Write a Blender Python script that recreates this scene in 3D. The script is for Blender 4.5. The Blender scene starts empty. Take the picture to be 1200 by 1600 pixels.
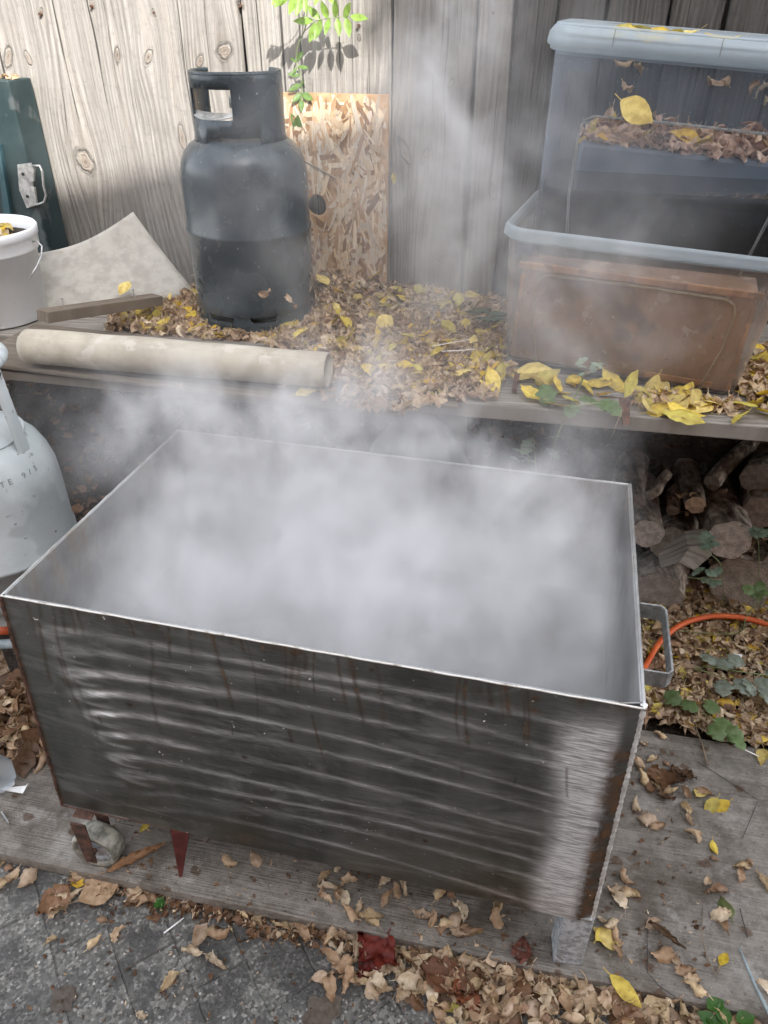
import bpy, math, random
import numpy as np
from mathutils import Vector, Matrix

random.seed(7)
rng = np.random.default_rng(7)
R = math.radians
PI = math.pi
sc = bpy.context.scene
COL = sc.collection

# ------------------------------------------------------------------ camera
CAMZ = 1.47
PITCH = R(34.0)
FPX = 1177.0
cam_d = bpy.data.cameras.new("camera")
cam = bpy.data.objects.new("camera", cam_d)
COL.objects.link(cam)
cam.location = (0, 0, CAMZ)
cam.rotation_euler = (R(90) - PITCH, 0, 0)
cam_d.sensor_fit = 'VERTICAL'
cam_d.sensor_height = 36.0
cam_d.lens = 36.0 * FPX / 1600.0
cam_d.clip_start = 0.02
cam_d.clip_end = 500
sc.camera = cam

# ------------------------------------------------------------------ light
SUN_DIR = Vector((0.222, -0.732, 0.643)).normalized()
w = bpy.data.worlds.new("World")
sc.world = w
w.use_nodes = True
nt = w.node_tree
nt.nodes.clear()
wo = nt.nodes.new('ShaderNodeOutputWorld')
bg = nt.nodes.new('ShaderNodeBackground')
sky = nt.nodes.new('ShaderNodeTexSky')
sky.sky_type = 'NISHITA'
sky.sun_disc = False
sky.sun_elevation = math.asin(SUN_DIR.z)
sky.sun_rotation = math.atan2(SUN_DIR.x, SUN_DIR.y)
sky.air_density = 1.0
sky.dust_density = 2.0
hs = nt.nodes.new('ShaderNodeHueSaturation')
hs.inputs['Saturation'].default_value = 0.22
nt.links.new(sky.outputs[0], hs.inputs['Color'])
nt.links.new(hs.outputs[0], bg.inputs[0])
bg.inputs[1].default_value = 0.15
nt.links.new(bg.outputs[0], wo.inputs[0])

sun_d = bpy.data.lights.new("sun", 'SUN')
sun_d.energy = 2.0
sun_d.angle = R(0.5)
sun_d.color = (1.0, 0.965, 0.915)
sun = bpy.data.objects.new("sun", sun_d)
COL.objects.link(sun)
sun.rotation_euler = SUN_DIR.to_track_quat('Z', 'Y').to_euler()
sun.location = (3, -6, 8)

sc.view_settings.view_transform = 'Standard'
sc.view_settings.look = 'None'
sc.view_settings.gamma = 1.0
sc.view_settings.exposure = 2.45
sc.render.engine = 'CYCLES'
cy = sc.cycles
cy.use_denoising = True
cy.use_adaptive_sampling = True
cy.adaptive_threshold = 0.02
cy.max_bounces = 10
cy.diffuse_bounces = 4
cy.glossy_bounces = 3
cy.transmission_bounces = 4
cy.transparent_max_bounces = 20
cy.volume_bounces = 6
cy.volume_step_rate = 1.0
cy.caustics_reflective = False
cy.caustics_refractive = False
cy.sample_clamp_indirect = 6.0

# ------------------------------------------------------------------ helpers
CP, SP = math.cos(PITCH), math.sin(PITCH)


def ray(px, py):
    X = (px - 600) / FPX
    Y = -(py - 800) / FPX
    return Vector((X, CP + Y * SP, -SP + Y * CP))


def at(px, py, z):
    """point of the plane of world height z seen at a photo pixel"""
    d = ray(px, py)
    t = (z - CAMZ) / d.z
    return Vector((d.x * t, d.y * t, z))


def aty(px, py, y):
    d = ray(px, py)
    t = y / d.y
    return Vector((d.x * t, y, CAMZ + d.z * t))


def tag(o, label=None, cat=None, group=None, kind=None):
    if label: o['label'] = label
    if cat: o['category'] = cat
    if group: o['group'] = group
    if kind: o['kind'] = kind
    return o


def thing(name, label, cat, loc=(0, 0, 0), rot=(0, 0, 0), group=None):
    o = bpy.data.objects.new(name, None)
    o.empty_display_size = 0.05
    COL.objects.link(o)
    o.location = loc
    o.rotation_euler = rot
    return tag(o, label, cat, group)


class MB:
    def __init__(s):
        s.v = []
        s.f = []

    def add(s, vs, fs):
        n = len(s.v)
        s.v += [tuple(v) for v in vs]
        s.f += [tuple(i + n for i in f) for f in fs]
        return s

    def box(s, c, size, rot=None):
        hx, hy, hz = [q / 2 for q in size]
        vs = [Vector((x, y, z)) for x in (-hx, hx) for y in (-hy, hy) for z in (-hz, hz)]
        if rot is not None:
            vs = [rot @ v for v in vs]
        c = Vector(c)
        fs = [(0, 1, 3, 2), (4, 6, 7, 5), (0, 4, 5, 1), (2, 3, 7, 6), (0, 2, 6, 4), (1, 5, 7, 3)]
        return s.add([v + c for v in vs], fs)

    def hexa(s, b, t):
        """b, t: 4 bottom and 4 top points (counter clockwise from above)"""
        fs = [(3, 2, 1, 0), (4, 5, 6, 7)] + [(i, (i + 1) % 4, 4 + (i + 1) % 4, 4 + i) for i in range(4)]
        return s.add(list(b) + list(t), fs)

    def tube(s, pts, r, n=8, caps=True, flat=None):
        pts = [Vector(p) for p in pts]
        rs = r if hasattr(r, '__len__') else [r] * len(pts)
        vs = []
        up = Vector((0, 0, 1))
        prev = None
        for i, p in enumerate(pts):
            a = pts[max(i - 1, 0)]
            b = pts[min(i + 1, len(pts) - 1)]
            d = (b - a).normalized()
            if prev is None:
                q = up if abs(d.z) < 0.9 else Vector((1, 0, 0))
                x = d.cross(q).normalized()
            else:
                x = (prev - d * prev.dot(d)).normalized()
            prev = x
            y = d.cross(x)
            for k in range(n):
                an = 2 * PI * k / n
                vs.append(p + (x * math.cos(an) + y * math.sin(an) * (flat or 1)) * rs[i])
        fs = []
        for i in range(len(pts) - 1):
            for k in range(n):
                a = i * n + k
                b = i * n + (k + 1) % n
                fs.append((a, b, b + n, a + n))
        if caps:
            fs.append(tuple(reversed(range(n))))
            fs.append(tuple((len(pts) - 1) * n + k for k in range(n)))
        return s.add(vs, fs)

    def lathe(s, prof, n=40, c=(0, 0, 0), close=False):
        c = Vector(c)
        vs = []
        for (r, z) in prof:
            for k in range(n):
                an = 2 * PI * k / n
                vs.append(c + Vector((r * math.cos(an), r * math.sin(an), z)))
        fs = []
        for i in range(len(prof) - 1):
            for k in range(n):
                a = i * n + k
                b = i * n + (k + 1) % n
                fs.append((a, b, b + n, a + n))
        return s.add(vs, fs)

    def grid(s, fn, nu, nv):
        vs = [fn(i / nu, j / nv) for j in range(nv + 1) for i in range(nu + 1)]
        fs = []
        for j in range(nv):
            for i in range(nu):
                a = j * (nu + 1) + i
                fs.append((a, a + 1, a + nu + 2, a + nu + 1))
        return s.add(vs, fs)

    def prism(s, poly, off):
        """poly: list of 3d points, off: extrusion vector"""
        n = len(poly)
        off = Vector(off)
        poly = [Vector(p) for p in poly]
        fs = [tuple(reversed(range(n))), tuple(range(n, 2 * n))]
        fs += [(i, (i + 1) % n, n + (i + 1) % n, n + i) for i in range(n)]
        return s.add(poly + [p + off for p in poly], fs)

    def build(s, name, m, parent=None, smooth=False, bevel=0, solid=0, local=False, subsurf=0):
        me = bpy.data.meshes.new(name)
        off = Vector((0, 0, 0))
        if parent is not None and not local:
            off = Vector(parent.location)
            if parent.parent is not None and parent.type == 'MESH':
                off = Vector(parent.parent.location)
        me.from_pydata([tuple(Vector(v) - off) for v in s.v], [], s.f)
        me.update()
        o = bpy.data.objects.new(name, me)
        COL.objects.link(o)
        if m: me.materials.append(m)
        if parent: o.parent = parent
        if smooth:
            me.polygons.foreach_set('use_smooth', [True] * len(me.polygons))
        if solid:
            md = o.modifiers.new('Solidify', 'SOLIDIFY')
            md.thickness = solid
            md.offset = 0
        if bevel:
            md = o.modifiers.new('Bevel', 'BEVEL')
            md.width = bevel
            md.segments = 2
            md.limit_method = 'ANGLE'
            md.angle_limit = R(40)
        if subsurf:
            md = o.modifiers.new('Subdivision', 'SUBSURF')
            md.levels = md.render_levels = subsurf
        return o


def mesh_np(name, V, F, col=None, mats=(), smooth=True, attrs=None):
    me = bpy.data.meshes.new(name)
    V = np.asarray(V, dtype=np.float32)
    F = np.asarray(F, dtype=np.int32)
    me.vertices.add(len(V))
    me.vertices.foreach_set('co', V.ravel())
    k = F.shape[1]
    me.loops.add(F.size)
    me.loops.foreach_set('vertex_index', F.ravel())
    me.polygons.add(len(F))
    me.polygons.foreach_set('loop_start', np.arange(0, F.size, k, dtype=np.int32))
    me.update(calc_edges=True)
    if col is not None:
        a = me.color_attributes.new('col', 'FLOAT_COLOR', 'POINT')
        c4 = np.ones((len(V), 4), dtype=np.float32)
        c4[:, :3] = col
        a.data.foreach_set('color', c4.ravel())
    for an, av in (attrs or {}).items():
        a = me.attributes.new(an, 'FLOAT', 'POINT')
        a.data.foreach_set('value', np.asarray(av, dtype=np.float32).ravel())
    for m in mats: me.materials.append(m)
    me.polygons.foreach_set('use_smooth', [smooth] * len(F))
    me.validate()
    return me


# ------------------------------------------------------------------ materials
class NT:
    """small node writer"""

    def __init__(s, name):
        s.m = bpy.data.materials.new(name)
        s.m.use_nodes = True
        s.t = s.m.node_tree
        s.t.nodes.clear()
        s.out = s.n('OutputMaterial')

    def n(s, typ, **kw):
        nd = s.t.nodes.new('ShaderNode' + typ)
        for k, v in kw.items(): setattr(nd, k, v)
        return nd

    def put(s, sock, v):
        if isinstance(v, bpy.types.NodeSocket):
            s.t.links.new(v, sock)
        elif isinstance(v, (tuple, list)):
            sock.default_value = tuple(v) + ((1,) if len(v) == 3 and sock.type == 'RGBA' else ())
        else:
            sock.default_value = v

    def math(s, op, a, b=0.0, c=0.0, clamp=False):
        nd = s.n('Math', operation=op, use_clamp=clamp)
        s.put(nd.inputs[0], a)
        s.put(nd.inputs[1], b)
        if len(nd.inputs) > 2: s.put(nd.inputs[2], c)
        return nd.outputs[0]

    def vmath(s, op, a, b=(0, 0, 0)):
        nd = s.n('VectorMath', operation=op)
        s.put(nd.inputs[0], a)
        s.put(nd.inputs[1], b)
        return nd.outputs[0]

    def coord(s, which='Object'):
        return s.n('TexCoord').outputs[which]

    def mapping(s, v, scale=(1, 1, 1), rot=(0, 0, 0), loc=(0, 0, 0)):
        nd = s.n('Mapping')
        s.put(nd.inputs[0], v)
        nd.inputs['Location'].default_value = loc
        nd.inputs['Rotation'].default_value = rot
        nd.inputs['Scale'].default_value = scale
        return nd.outputs[0]

    def noise(s, v, scale=5, detail=4, rough=0.55, dist=0.0, col=False):
        nd = s.n('TexNoise')
        s.put(nd.inputs['Vector'], v)
        nd.inputs['Scale'].default_value = scale
        nd.inputs['Detail'].default_value = detail
        nd.inputs['Roughness'].default_value = rough
        nd.inputs['Distortion'].default_value = dist
        return nd.outputs['Color' if col else 'Fac']

    def voronoi(s, v, scale=5, out='Distance', feature='F1', rnd=1.0):
        nd = s.n('TexVoronoi', feature=feature)
        s.put(nd.inputs['Vector'], v)
        nd.inputs['Scale'].default_value = scale
        nd.inputs['Randomness'].default_value = rnd
        return nd.outputs[out]

    def ss(s, v, a, b, lo=0.0, hi=1.0, smooth=True):
        nd = s.n('MapRange')
        nd.interpolation_type = 'SMOOTHSTEP' if smooth else 'LINEAR'
        s.put(nd.inputs['Value'], v)
        nd.inputs['From Min'].default_value = a
        nd.inputs['From Max'].default_value = b
        nd.inputs['To Min'].default_value = lo
        nd.inputs['To Max'].default_value = hi
        return nd.outputs[0]

    def mix(s, f, a, b, blend='MIX'):
        nd = s.n('Mix', data_type='RGBA', blend_type=blend)
        s.put(nd.inputs[0], f)
        s.put(nd.inputs[6], a)
        s.put(nd.inputs[7], b)
        return nd.outputs[2]

    def ramp(s, f, stops):
        nd = s.n('ValToRGB')
        s.put(nd.inputs[0], f)
        el = nd.color_ramp.elements
        while len(el) < len(stops): el.new(0.5)
        for e, (p, c) in zip(el, stops):
            e.position = p
            e.color = tuple(c) + (1,)
        return nd.outputs[0]

    def bump(s, h, strength=0.3, dist=0.002, nrm=None):
        nd = s.n('Bump')
        s.put(nd.inputs['Height'], h)
        nd.inputs['Strength'].default_value = strength
        nd.inputs['Distance'].default_value = dist
        if nrm is not None: s.put(nd.inputs['Normal'], nrm)
        return nd.outputs[0]

    def attr(s, name, out='Fac'):
        return s.n('Attribute', attribute_name=name).outputs[out]

    def bsdf(s, col, rough=0.6, metal=0.0, nrm=None, spec=None, trans=None, coat=None, aniso=None):
        nd = s.n('BsdfPrincipled')
        s.put(nd.inputs['Base Color'], col)
        s.put(nd.inputs['Roughness'], rough)
        s.put(nd.inputs['Metallic'], metal)
        if nrm is not None: s.put(nd.inputs['Normal'], nrm)
        if spec is not None: s.put(nd.inputs['Specular IOR Level'], spec)
        if coat is not None: s.put(nd.inputs['Coat Weight'], coat)
        return nd.outputs[0]

    def done(s, sh):
        s.t.links.new(sh, s.out.inputs['Surface'])
        return s.m


def sep(n, v):
    nd = n.n('SeparateXYZ')
    n.put(nd.inputs[0], v)
    return nd.outputs


def comb(n, x, y, z):
    nd = n.n('CombineXYZ')
    n.put(nd.inputs[0], x); n.put(nd.inputs[1], y); n.put(nd.inputs[2], z)
    return nd.outputs[0]


def wood(name, light, dark, stain, axis='z', across='x', freq=62.0, knots=True, knotcol=(0.16, 0.10, 0.05),
         bump=0.5, stain_amt=0.5, rough=0.8, saw=True):
    n = NT(name)
    P = n.coord()
    rnd = n.n('ObjectInfo').outputs['Random']
    off = n.vmath('MULTIPLY', comb(n, rnd, rnd, rnd), (7.3, 3.1, 11.7))
    P = n.vmath('ADD', P, off)
    o = sep(n, P)
    ix = {'x': 0, 'y': 1, 'z': 2}
    a, c = o[ix[across]], o[ix[axis]]
    low = n.noise(comb(n, n.math('MULTIPLY', a, 3.0), 0.0, n.math('MULTIPLY', c, 0.45)), 1.6, 2, 0.5)
    wob = n.noise(comb(n, n.math('MULTIPLY', a, 14.0), 0.0, n.math('MULTIPLY', c, 0.9)), 1.5, 3, 0.5)
    g = n.math('ADD', n.math('MULTIPLY', a, freq), n.math('MULTIPLY', low, freq * 0.20))
    g = n.math('ADD', g, n.math('MULTIPLY', wob, 1.3))
    if knots:
        kv = comb(n, n.math('MULTIPLY', a, 5.0), 0.5, n.math('MULTIPLY', c, 2.6))
        nd = n.n('TexVoronoi', feature='F1')
        n.put(nd.inputs['Vector'], kv)
        nd.inputs['Scale'].default_value = 1.0
        nd.inputs['Randomness'].default_value = 0.85
        d = nd.outputs['Distance']
        dn = n.math('ADD', d, n.math('MULTIPLY', n.math('SUBTRACT', n.noise(P, 25, 2), 0.5), 0.06))
        pick = n.ss(sep(n, nd.outputs['Color'])[0], 0.52, 0.56)
        k = n.math('MULTIPLY', n.ss(dn, 0.04, 0.30, 1.0, 0.0), pick)
        g = n.math('ADD', n.math('MULTIPLY', g, n.math('SUBTRACT', 1.0, n.math('MULTIPLY', k, 0.55))),
                   n.math('MULTIPLY', n.math('MULTIPLY', dn, k), freq * 0.85))
    ring = n.math('MULTIPLY_ADD', n.math('SINE', n.math('MULTIPLY', g, 6.283)), 0.5, 0.5)
    ring = n.math('POWER', ring, 0.7)
    fv = comb(n, n.math('MULTIPLY', a, 330.0), n.math('MULTIPLY', a, 10.0), n.math('MULTIPLY', c, 7.0))
    fib = n.noise(fv, 1.0, 4, 0.65)
    fib2 = n.noise(comb(n, n.math('MULTIPLY', a, 75.0), 0.0, n.math('MULTIPLY', c, 2.2)), 1.0, 3, 0.6)
    f = n.math('ADD', n.math('MULTIPLY', ring, 0.34), n.math('MULTIPLY', n.ss(fib, 0.34, 0.66), 0.36))
    f = n.math('ADD', f, n.math('MULTIPLY', n.ss(fib2, 0.3, 0.7), 0.30))
    colr = n.mix(f, dark, light)
    big = n.ss(n.noise(n.mapping(P, (3.2, 3.2, 1.6)), 1.0, 4, 0.6), 0.42, 0.68)
    colr = n.mix(n.math('MULTIPLY', big, stain_amt), colr, stain, 'MULTIPLY')
    # thin dark checks along the grain
    ck = n.noise(comb(n, n.math('MULTIPLY', a, 120.0), 3.0, n.math('MULTIPLY', c, 1.6)), 1.0, 2, 0.5)
    ckm = n.ss(ck, 0.66, 0.70)
    colr = n.mix(n.math('MULTIPLY', ckm, 0.7), colr, tuple(q * 0.22 for q in dark))
    if knots:
        kn = n.ss(dn, 0.075, 0.045)
        kn = n.math('MULTIPLY', n.ss(dn, 0.085, 0.035), pick)
        colr = n.mix(n.math('MULTIPLY', kn, 0.75), colr, knotcol)
    # small splashes and dirt
    sp = n.ss(n.noise(P, 90, 3, 0.6), 0.66, 0.74)
    colr = n.mix(n.math('MULTIPLY', sp, 0.35), colr, tuple(q * 0.4 for q in dark))
    h = n.math('SUBTRACT', n.math('ADD', n.math('MULTIPLY', f, 1.0), n.math('MULTIPLY', fib, 0.3)), n.math('MULTIPLY', ckm, 1.5))
    if saw:
        sv = n.noise(comb(n, n.math('MULTIPLY', a, 4.0), 0.0, n.math('MULTIPLY', c, 150.0)), 1.0, 2, 0.5)
        h = n.math('ADD', h, n.math('MULTIPLY', sv, 0.25))
    return n.done(n.bsdf(colr, rough, 0, n.bump(h, bump, 0.003), spec=0.25))


KNOTS = [(131, 253, .030, .036), (10, 90, .020, .024), (42, 92, .013, .022), (184, 86, .010, .020), (232, 90, .017, .018), (313, 96, .013, .015), (351, 80, .022, .022), (62, 20, .007, .010), (142, 8, .007, .010), (241, 20, .006, .010), (375, 8, .008, .012), (633, 238, .020, .026), (664, 246, .014, .020), (285, 215, .012, .04),
         (70, 380, .02, .03), (560, 60, .005, .008), (705, 130, .008, .012), (770, 300, .014, .02), (690, 400, .016, .022), (200, 400, .02, .03)]
_GA = math.radians(-13.0)
_FK, _FY = math.tan(_GA), 2.165


def fence_wood(name, light, dark, stain, ochre, freq, bump, ochre_amt=0.5, contrast=1.0, sun=0):
    n = NT(name)
    P = n.n('NewGeometry').outputs['Position']
    rnd = n.n('ObjectInfo').outputs['Random']
    o = sep(n, P)
    a = n.math('ADD', n.math('MULTIPLY', o[0], math.cos(_GA)), n.math('MULTIPLY', o[1], math.sin(_GA)))
    c = o[2]
    warp = None
    dmin = None
    halo = None
    for (px, py, ra, rb) in KNOTS:
        d = ray(px, py)
        t = (_FY - _FK * 0.04) / (d.y - _FK * d.x)
        ka = (d.x * t) * math.cos(_GA) + (d.y * t) * math.sin(_GA)
        kz = CAMZ + d.z * t
        da = n.math('SUBTRACT', a, ka)
        dz = n.math('SUBTRACT', c, kz)
        dz = n.math('ADD', dz, n.math('MULTIPLY', da, math.sin(px * 1.7) * 0.9))
        q = n.math('ADD', n.math('POWER', n.math('MULTIPLY', da, 1 / ra), 2.0), n.math('POWER', n.math('MULTIPLY', dz, 1 / rb), 2.0))
        e = n.math('EXPONENT', n.math('MULTIPLY', n.math('ADD', n.math('POWER', n.math('MULTIPLY', da, 0.45 / ra), 2.0), n.math('POWER', n.math('MULTIPLY', dz, 0.22 / rb), 2.0)), -1.0))
        w = n.math('MULTIPLY', da, e)
        warp = w if warp is None else n.math('ADD', warp, w)
        dmin = q if dmin is None else n.math('MINIMUM', dmin, q)
        halo = e if halo is None else n.math('MAXIMUM', halo, e)
    dq = n.math('SQRT', dmin)
    dq = n.math('ADD', dq, n.math('MULTIPLY', n.math('SUBTRACT', n.noise(P, 48, 3), 0.5), 0.9))
    aw = n.math('SUBTRACT', a, n.math('MULTIPLY', warp, 0.72))
    aw = n.math('ADD', aw, n.math('MULTIPLY', rnd, 0.37))
    low = n.noise(comb(n, n.math('MULTIPLY', aw, 2.5), n.math('MULTIPLY', rnd, 9), n.math('MULTIPLY', c, 0.35)), 1.6, 2, 0.5)
    wob = n.noise(comb(n, n.math('MULTIPLY', aw, 12.0), n.math('MULTIPLY', rnd, 5), n.math('MULTIPLY', c, 1.3)), 1.5, 4, 0.55)
    g = n.math('ADD', n.math('MULTIPLY', aw, freq), n.math('MULTIPLY', low, freq * 0.22))
    g = n.math('ADD', g, n.math('MULTIPLY', wob, 1.6))
    eye = n.ss(dq, 1.15, 0.75)
    g = n.math('ADD', n.math('MULTIPLY', g, n.math('SUBTRACT', 1.0, eye)), n.math('MULTIPLY', n.math('MULTIPLY', dq, 4.2), eye))
    ring = n.math('MULTIPLY_ADD', n.math('SINE', n.math('MULTIPLY', g, 6.283)), 0.5, 0.5)
    amp = n.ss(n.noise(comb(n, n.math('MULTIPLY', aw, 9.0), 2.0, n.math('MULTIPLY', c, 0.8)), 1.0, 2), 0.35, 0.62, 0.25, 1.0)
    ring = n.math('ADD', n.math('MULTIPLY', n.math('SUBTRACT', ring, 0.5), amp), 0.5)
    fib = n.noise(comb(n, n.math('MULTIPLY', aw, 420.0), n.math('MULTIPLY', aw, 10.0), n.math('MULTIPLY', c, 9.0)), 1.0, 4, 0.65)
    fib2 = n.noise(comb(n, n.math('MULTIPLY', aw, 110.0), 0.0, n.math('MULTIPLY', c, 2.5)), 1.0, 3, 0.6)
    f = n.math('ADD', n.math('MULTIPLY', ring, 0.36), n.math('MULTIPLY', n.ss(fib, 0.3, 0.7), 0.34))
    f = n.math('ADD', f, n.math('MULTIPLY', n.ss(fib2, 0.32, 0.68), 0.30))
    f = n.math('ADD', n.math('MULTIPLY', n.math('SUBTRACT', f, 0.5), contrast), 0.5, clamp=True)
    col = n.mix(f, dark, light)
    tone = n.math('ADD', n.math('MULTIPLY', rnd, 0.22), 0.86)
    tv = comb(n, tone, tone, tone)
    col = n.mix(1.0, col, tv, 'MULTIPLY')
    yl = n.ss(n.noise(comb(n, n.math('MULTIPLY', aw, 26.0), 4.0, n.math('MULTIPLY', c, 1.1)), 1.0, 3), 0.52, 0.72)
    yl = n.math('MAXIMUM', n.math('MULTIPLY', yl, 0.6), n.math('MULTIPLY', n.ss(halo, 0.35, 0.95), 0.35))
    col = n.mix(n.math('MULTIPLY', yl, ochre_amt), col, ochre)
    big = n.ss(n.noise(n.mapping(P, (4.0, 4.0, 2.0)), 1.0, 5, 0.62), 0.45, 0.66)
    col = n.mix(n.math('MULTIPLY', big, 0.55), col, stain, 'MULTIPLY')
    gp = n.ss(n.noise(P, 55, 5, 0.7), 0.5, 0.75)
    col = n.mix(n.math('MULTIPLY', gp, 0.3), col, tuple(q * 0.55 for q in dark))
    ck = n.noise(comb(n, n.math('MULTIPLY', aw, 95.0), n.math('MULTIPLY', rnd, 20), n.math('MULTIPLY', c, 1.3)), 1.0, 2, 0.5)
    ckm = n.ss(ck, 0.675, 0.70)
    col = n.mix(n.math('MULTIPLY', ckm, 0.85), col, tuple(q * 0.2 for q in dark))
    ringk = n.math('MULTIPLY', n.ss(dq, 0.95, 0.82), n.ss(dq, 0.62, 0.78))
    col = n.mix(n.math('MULTIPLY', ringk, n.math('MULTIPLY', n.ss(n.noise(P, 40, 2), 0.35, 0.6), 0.6)), col, tuple(q * 0.35 for q in dark))
    col = n.mix(n.math('MULTIPLY', n.ss(dq, 0.95, 0.25), 0.62), col, (0.19, 0.15, 0.115))
    col = n.mix(n.math('MULTIPLY', n.ss(dq, 0.22, 0.06), 0.6), col, (0.05, 0.035, 0.02))
    sv = n.noise(comb(n, n.math('MULTIPLY', a, 5.0), 0.0, n.math('MULTIPLY', c, 190.0)), 1.0, 2, 0.5)
    h = n.math('SUBTRACT', n.math('ADD', f, n.math('MULTIPLY', sv, 0.28)), n.math('ADD', n.math('MULTIPLY', ckm, 1.5), ringk))
    return n.done(n.bsdf(col, 0.82, 0, n.bump(h, bump, 0.003), spec=0.2))


def leafy(name, rough=0.55, transl=0.25):
    n = NT(name)
    c = n.attr('col', 'Color')
    P = n.coord()
    v = n.noise(P, 70, 3, 0.6)
    c2 = n.mix(n.ss(v, 0.3, 0.75), c, n.mix(1.0, c, (0.62, 0.55, 0.45), 'MULTIPLY'))
    b = n.bsdf(c2, rough, 0, n.bump(n.noise(P, 160, 2), 0.5, 0.001), spec=0.35)
    t = n.n('BsdfTranslucent')
    n.put(t.inputs[0], c2)
    mx = n.n('MixShader')
    mx.inputs[0].default_value = transl
    n.t.links.new(b, mx.inputs[1])
    n.t.links.new(t.outputs[0], mx.inputs[2])
    return n.done(mx.outputs[0])


def plain(name, c1, c2, scale=20, rough=0.6, metal=0.0, bump=0.2, bscale=None, dist=0.001, speck=None, spec=0.4, lo=.35, hi=.65,
          rvar=0.0, coat=None):
    n = NT(name)
    P = n.coord()
    v = n.noise(P, scale, 5, 0.6)
    c = n.mix(n.ss(v, lo, hi), c1, c2)
    if speck:
        for (sc_, th, colr, amt) in speck:
            s_ = n.ss(n.noise(n.mapping(P, loc=(sc_, 0, 0)), sc_, 3, 0.6), th, th + 0.05)
            c = n.mix(n.math('MULTIPLY', s_, amt), c, colr)
    r = rough
    if rvar:
        r = n.math('ADD', rough - rvar / 2, n.math('MULTIPLY', n.noise(P, scale * 2.3, 3), rvar))
    return n.done(n.bsdf(c, r, metal, n.bump(n.noise(P, bscale or scale * 4, 4), bump, dist), spec=spec, coat=coat))


M = {}
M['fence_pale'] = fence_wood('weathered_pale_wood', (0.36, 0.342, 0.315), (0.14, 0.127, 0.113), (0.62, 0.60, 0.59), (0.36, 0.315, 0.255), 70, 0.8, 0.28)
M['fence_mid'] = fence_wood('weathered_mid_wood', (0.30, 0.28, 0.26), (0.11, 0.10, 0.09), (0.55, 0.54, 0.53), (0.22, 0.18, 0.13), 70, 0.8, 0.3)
M['fence_dark'] = fence_wood('weathered_shaded_wood', (0.135, 0.125, 0.115), (0.03, 0.027, 0.024), (0.5, 0.5, 0.5), (0.09, 0.07, 0.05), 85, 1.0, 0.3)  # older wood, with shade painted into its darker colour
M['bench_grey'] = wood('grey_bench_wood', (0.36, 0.33, 0.29), (0.12, 0.105, 0.09), (0.45, 0.43, 0.4), axis='x', across='y', knots=False, bump=0.7)
M['bench_brown'] = wood('brown_bench_wood', (0.21, 0.175, 0.14), (0.085, 0.068, 0.052), (0.5, 0.45, 0.4), axis='x', across='y', knots=False, bump=0.4)
M['batten'] = wood('batten_wood', (0.22, 0.18, 0.14), (0.10, 0.08, 0.06), (0.6, 0.55, 0.5), axis='x', across='y', knots=False, bump=0.4)


def plank_ground():
    n = NT('weathered_ply')
    P = n.coord()
    o = sep(n, P)
    lines = n.noise(comb(n, n.math('MULTIPLY', o[0], 6.0), n.math('MULTIPLY', o[1], 260.0), 0.0), 1.0, 4, 0.6)
    l2 = n.noise(comb(n, n.math('MULTIPLY', o[0], 2.0), n.math('MULTIPLY', o[1], 42.0), 0.0), 1.0, 3, 0.6, 0.3)
    f = n.math('ADD', n.math('MULTIPLY', n.ss(lines, 0.3, 0.7), 0.5), n.math('MULTIPLY', n.ss(l2, 0.3, 0.7), 0.5))
    c = n.mix(n.math('ADD', n.math('MULTIPLY', f, 0.5), n.math('MULTIPLY', n.ss(n.noise(P, 22, 6, 0.72), 0.33, 0.67), 0.5)), (0.105, 0.092, 0.078), (0.33, 0.30, 0.265))
    d = n.ss(n.noise(P, 5.0, 7, 0.72), 0.46, 0.62)
    c = n.mix(n.math('MULTIPLY', d, 0.62), c, (0.075, 0.058, 0.042))
    pal = n.ss(n.noise(n.mapping(P, loc=(9, 4, 0)), 7.0, 7, 0.75), 0.54, 0.66)
    c = n.mix(n.math('MULTIPLY', pal, 0.55), c, (0.40, 0.38, 0.35))
    # drip stains
    nd = n.n('TexVoronoi', feature='F1')
    wv = n.vmath('ADD', n.mapping(P, (1.0, 1.25, 1)), n.vmath('MULTIPLY', n.noise(P, 45, 3, col=True), (0.03, 0.03, 0)))
    n.put(nd.inputs['Vector'], wv)
    nd.inputs['Scale'].default_value = 17
    spot = n.ss(nd.outputs['Distance'], 0.24, 0.16)
    pick = n.ss(sep(n, nd.outputs['Color'])[0], 0.45, 0.50)
    c = n.mix(n.math('MULTIPLY', n.math('MULTIPLY', spot, pick), 0.75), c, (0.09, 0.05, 0.028))
    sp = n.ss(n.noise(P, 130, 3, 0.6), 0.64, 0.70)
    c = n.mix(n.math('MULTIPLY', sp, 0.7), c, (0.03, 0.025, 0.02))
    wsp = n.ss(n.noise(n.mapping(P, loc=(3, 1, 0)), 170, 2, 0.6), 0.70, 0.76)
    c = n.mix(n.math('MULTIPLY', wsp, 0.5), c, (0.6, 0.58, 0.55))
    h = n.math('ADD', f, n.math('MULTIPLY', n.noise(P, 60, 5, 0.7), 1.6))
    return n.done(n.bsdf(c, 0.8, 0, n.bump(h, 0.9, 0.004), spec=0.3))


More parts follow.
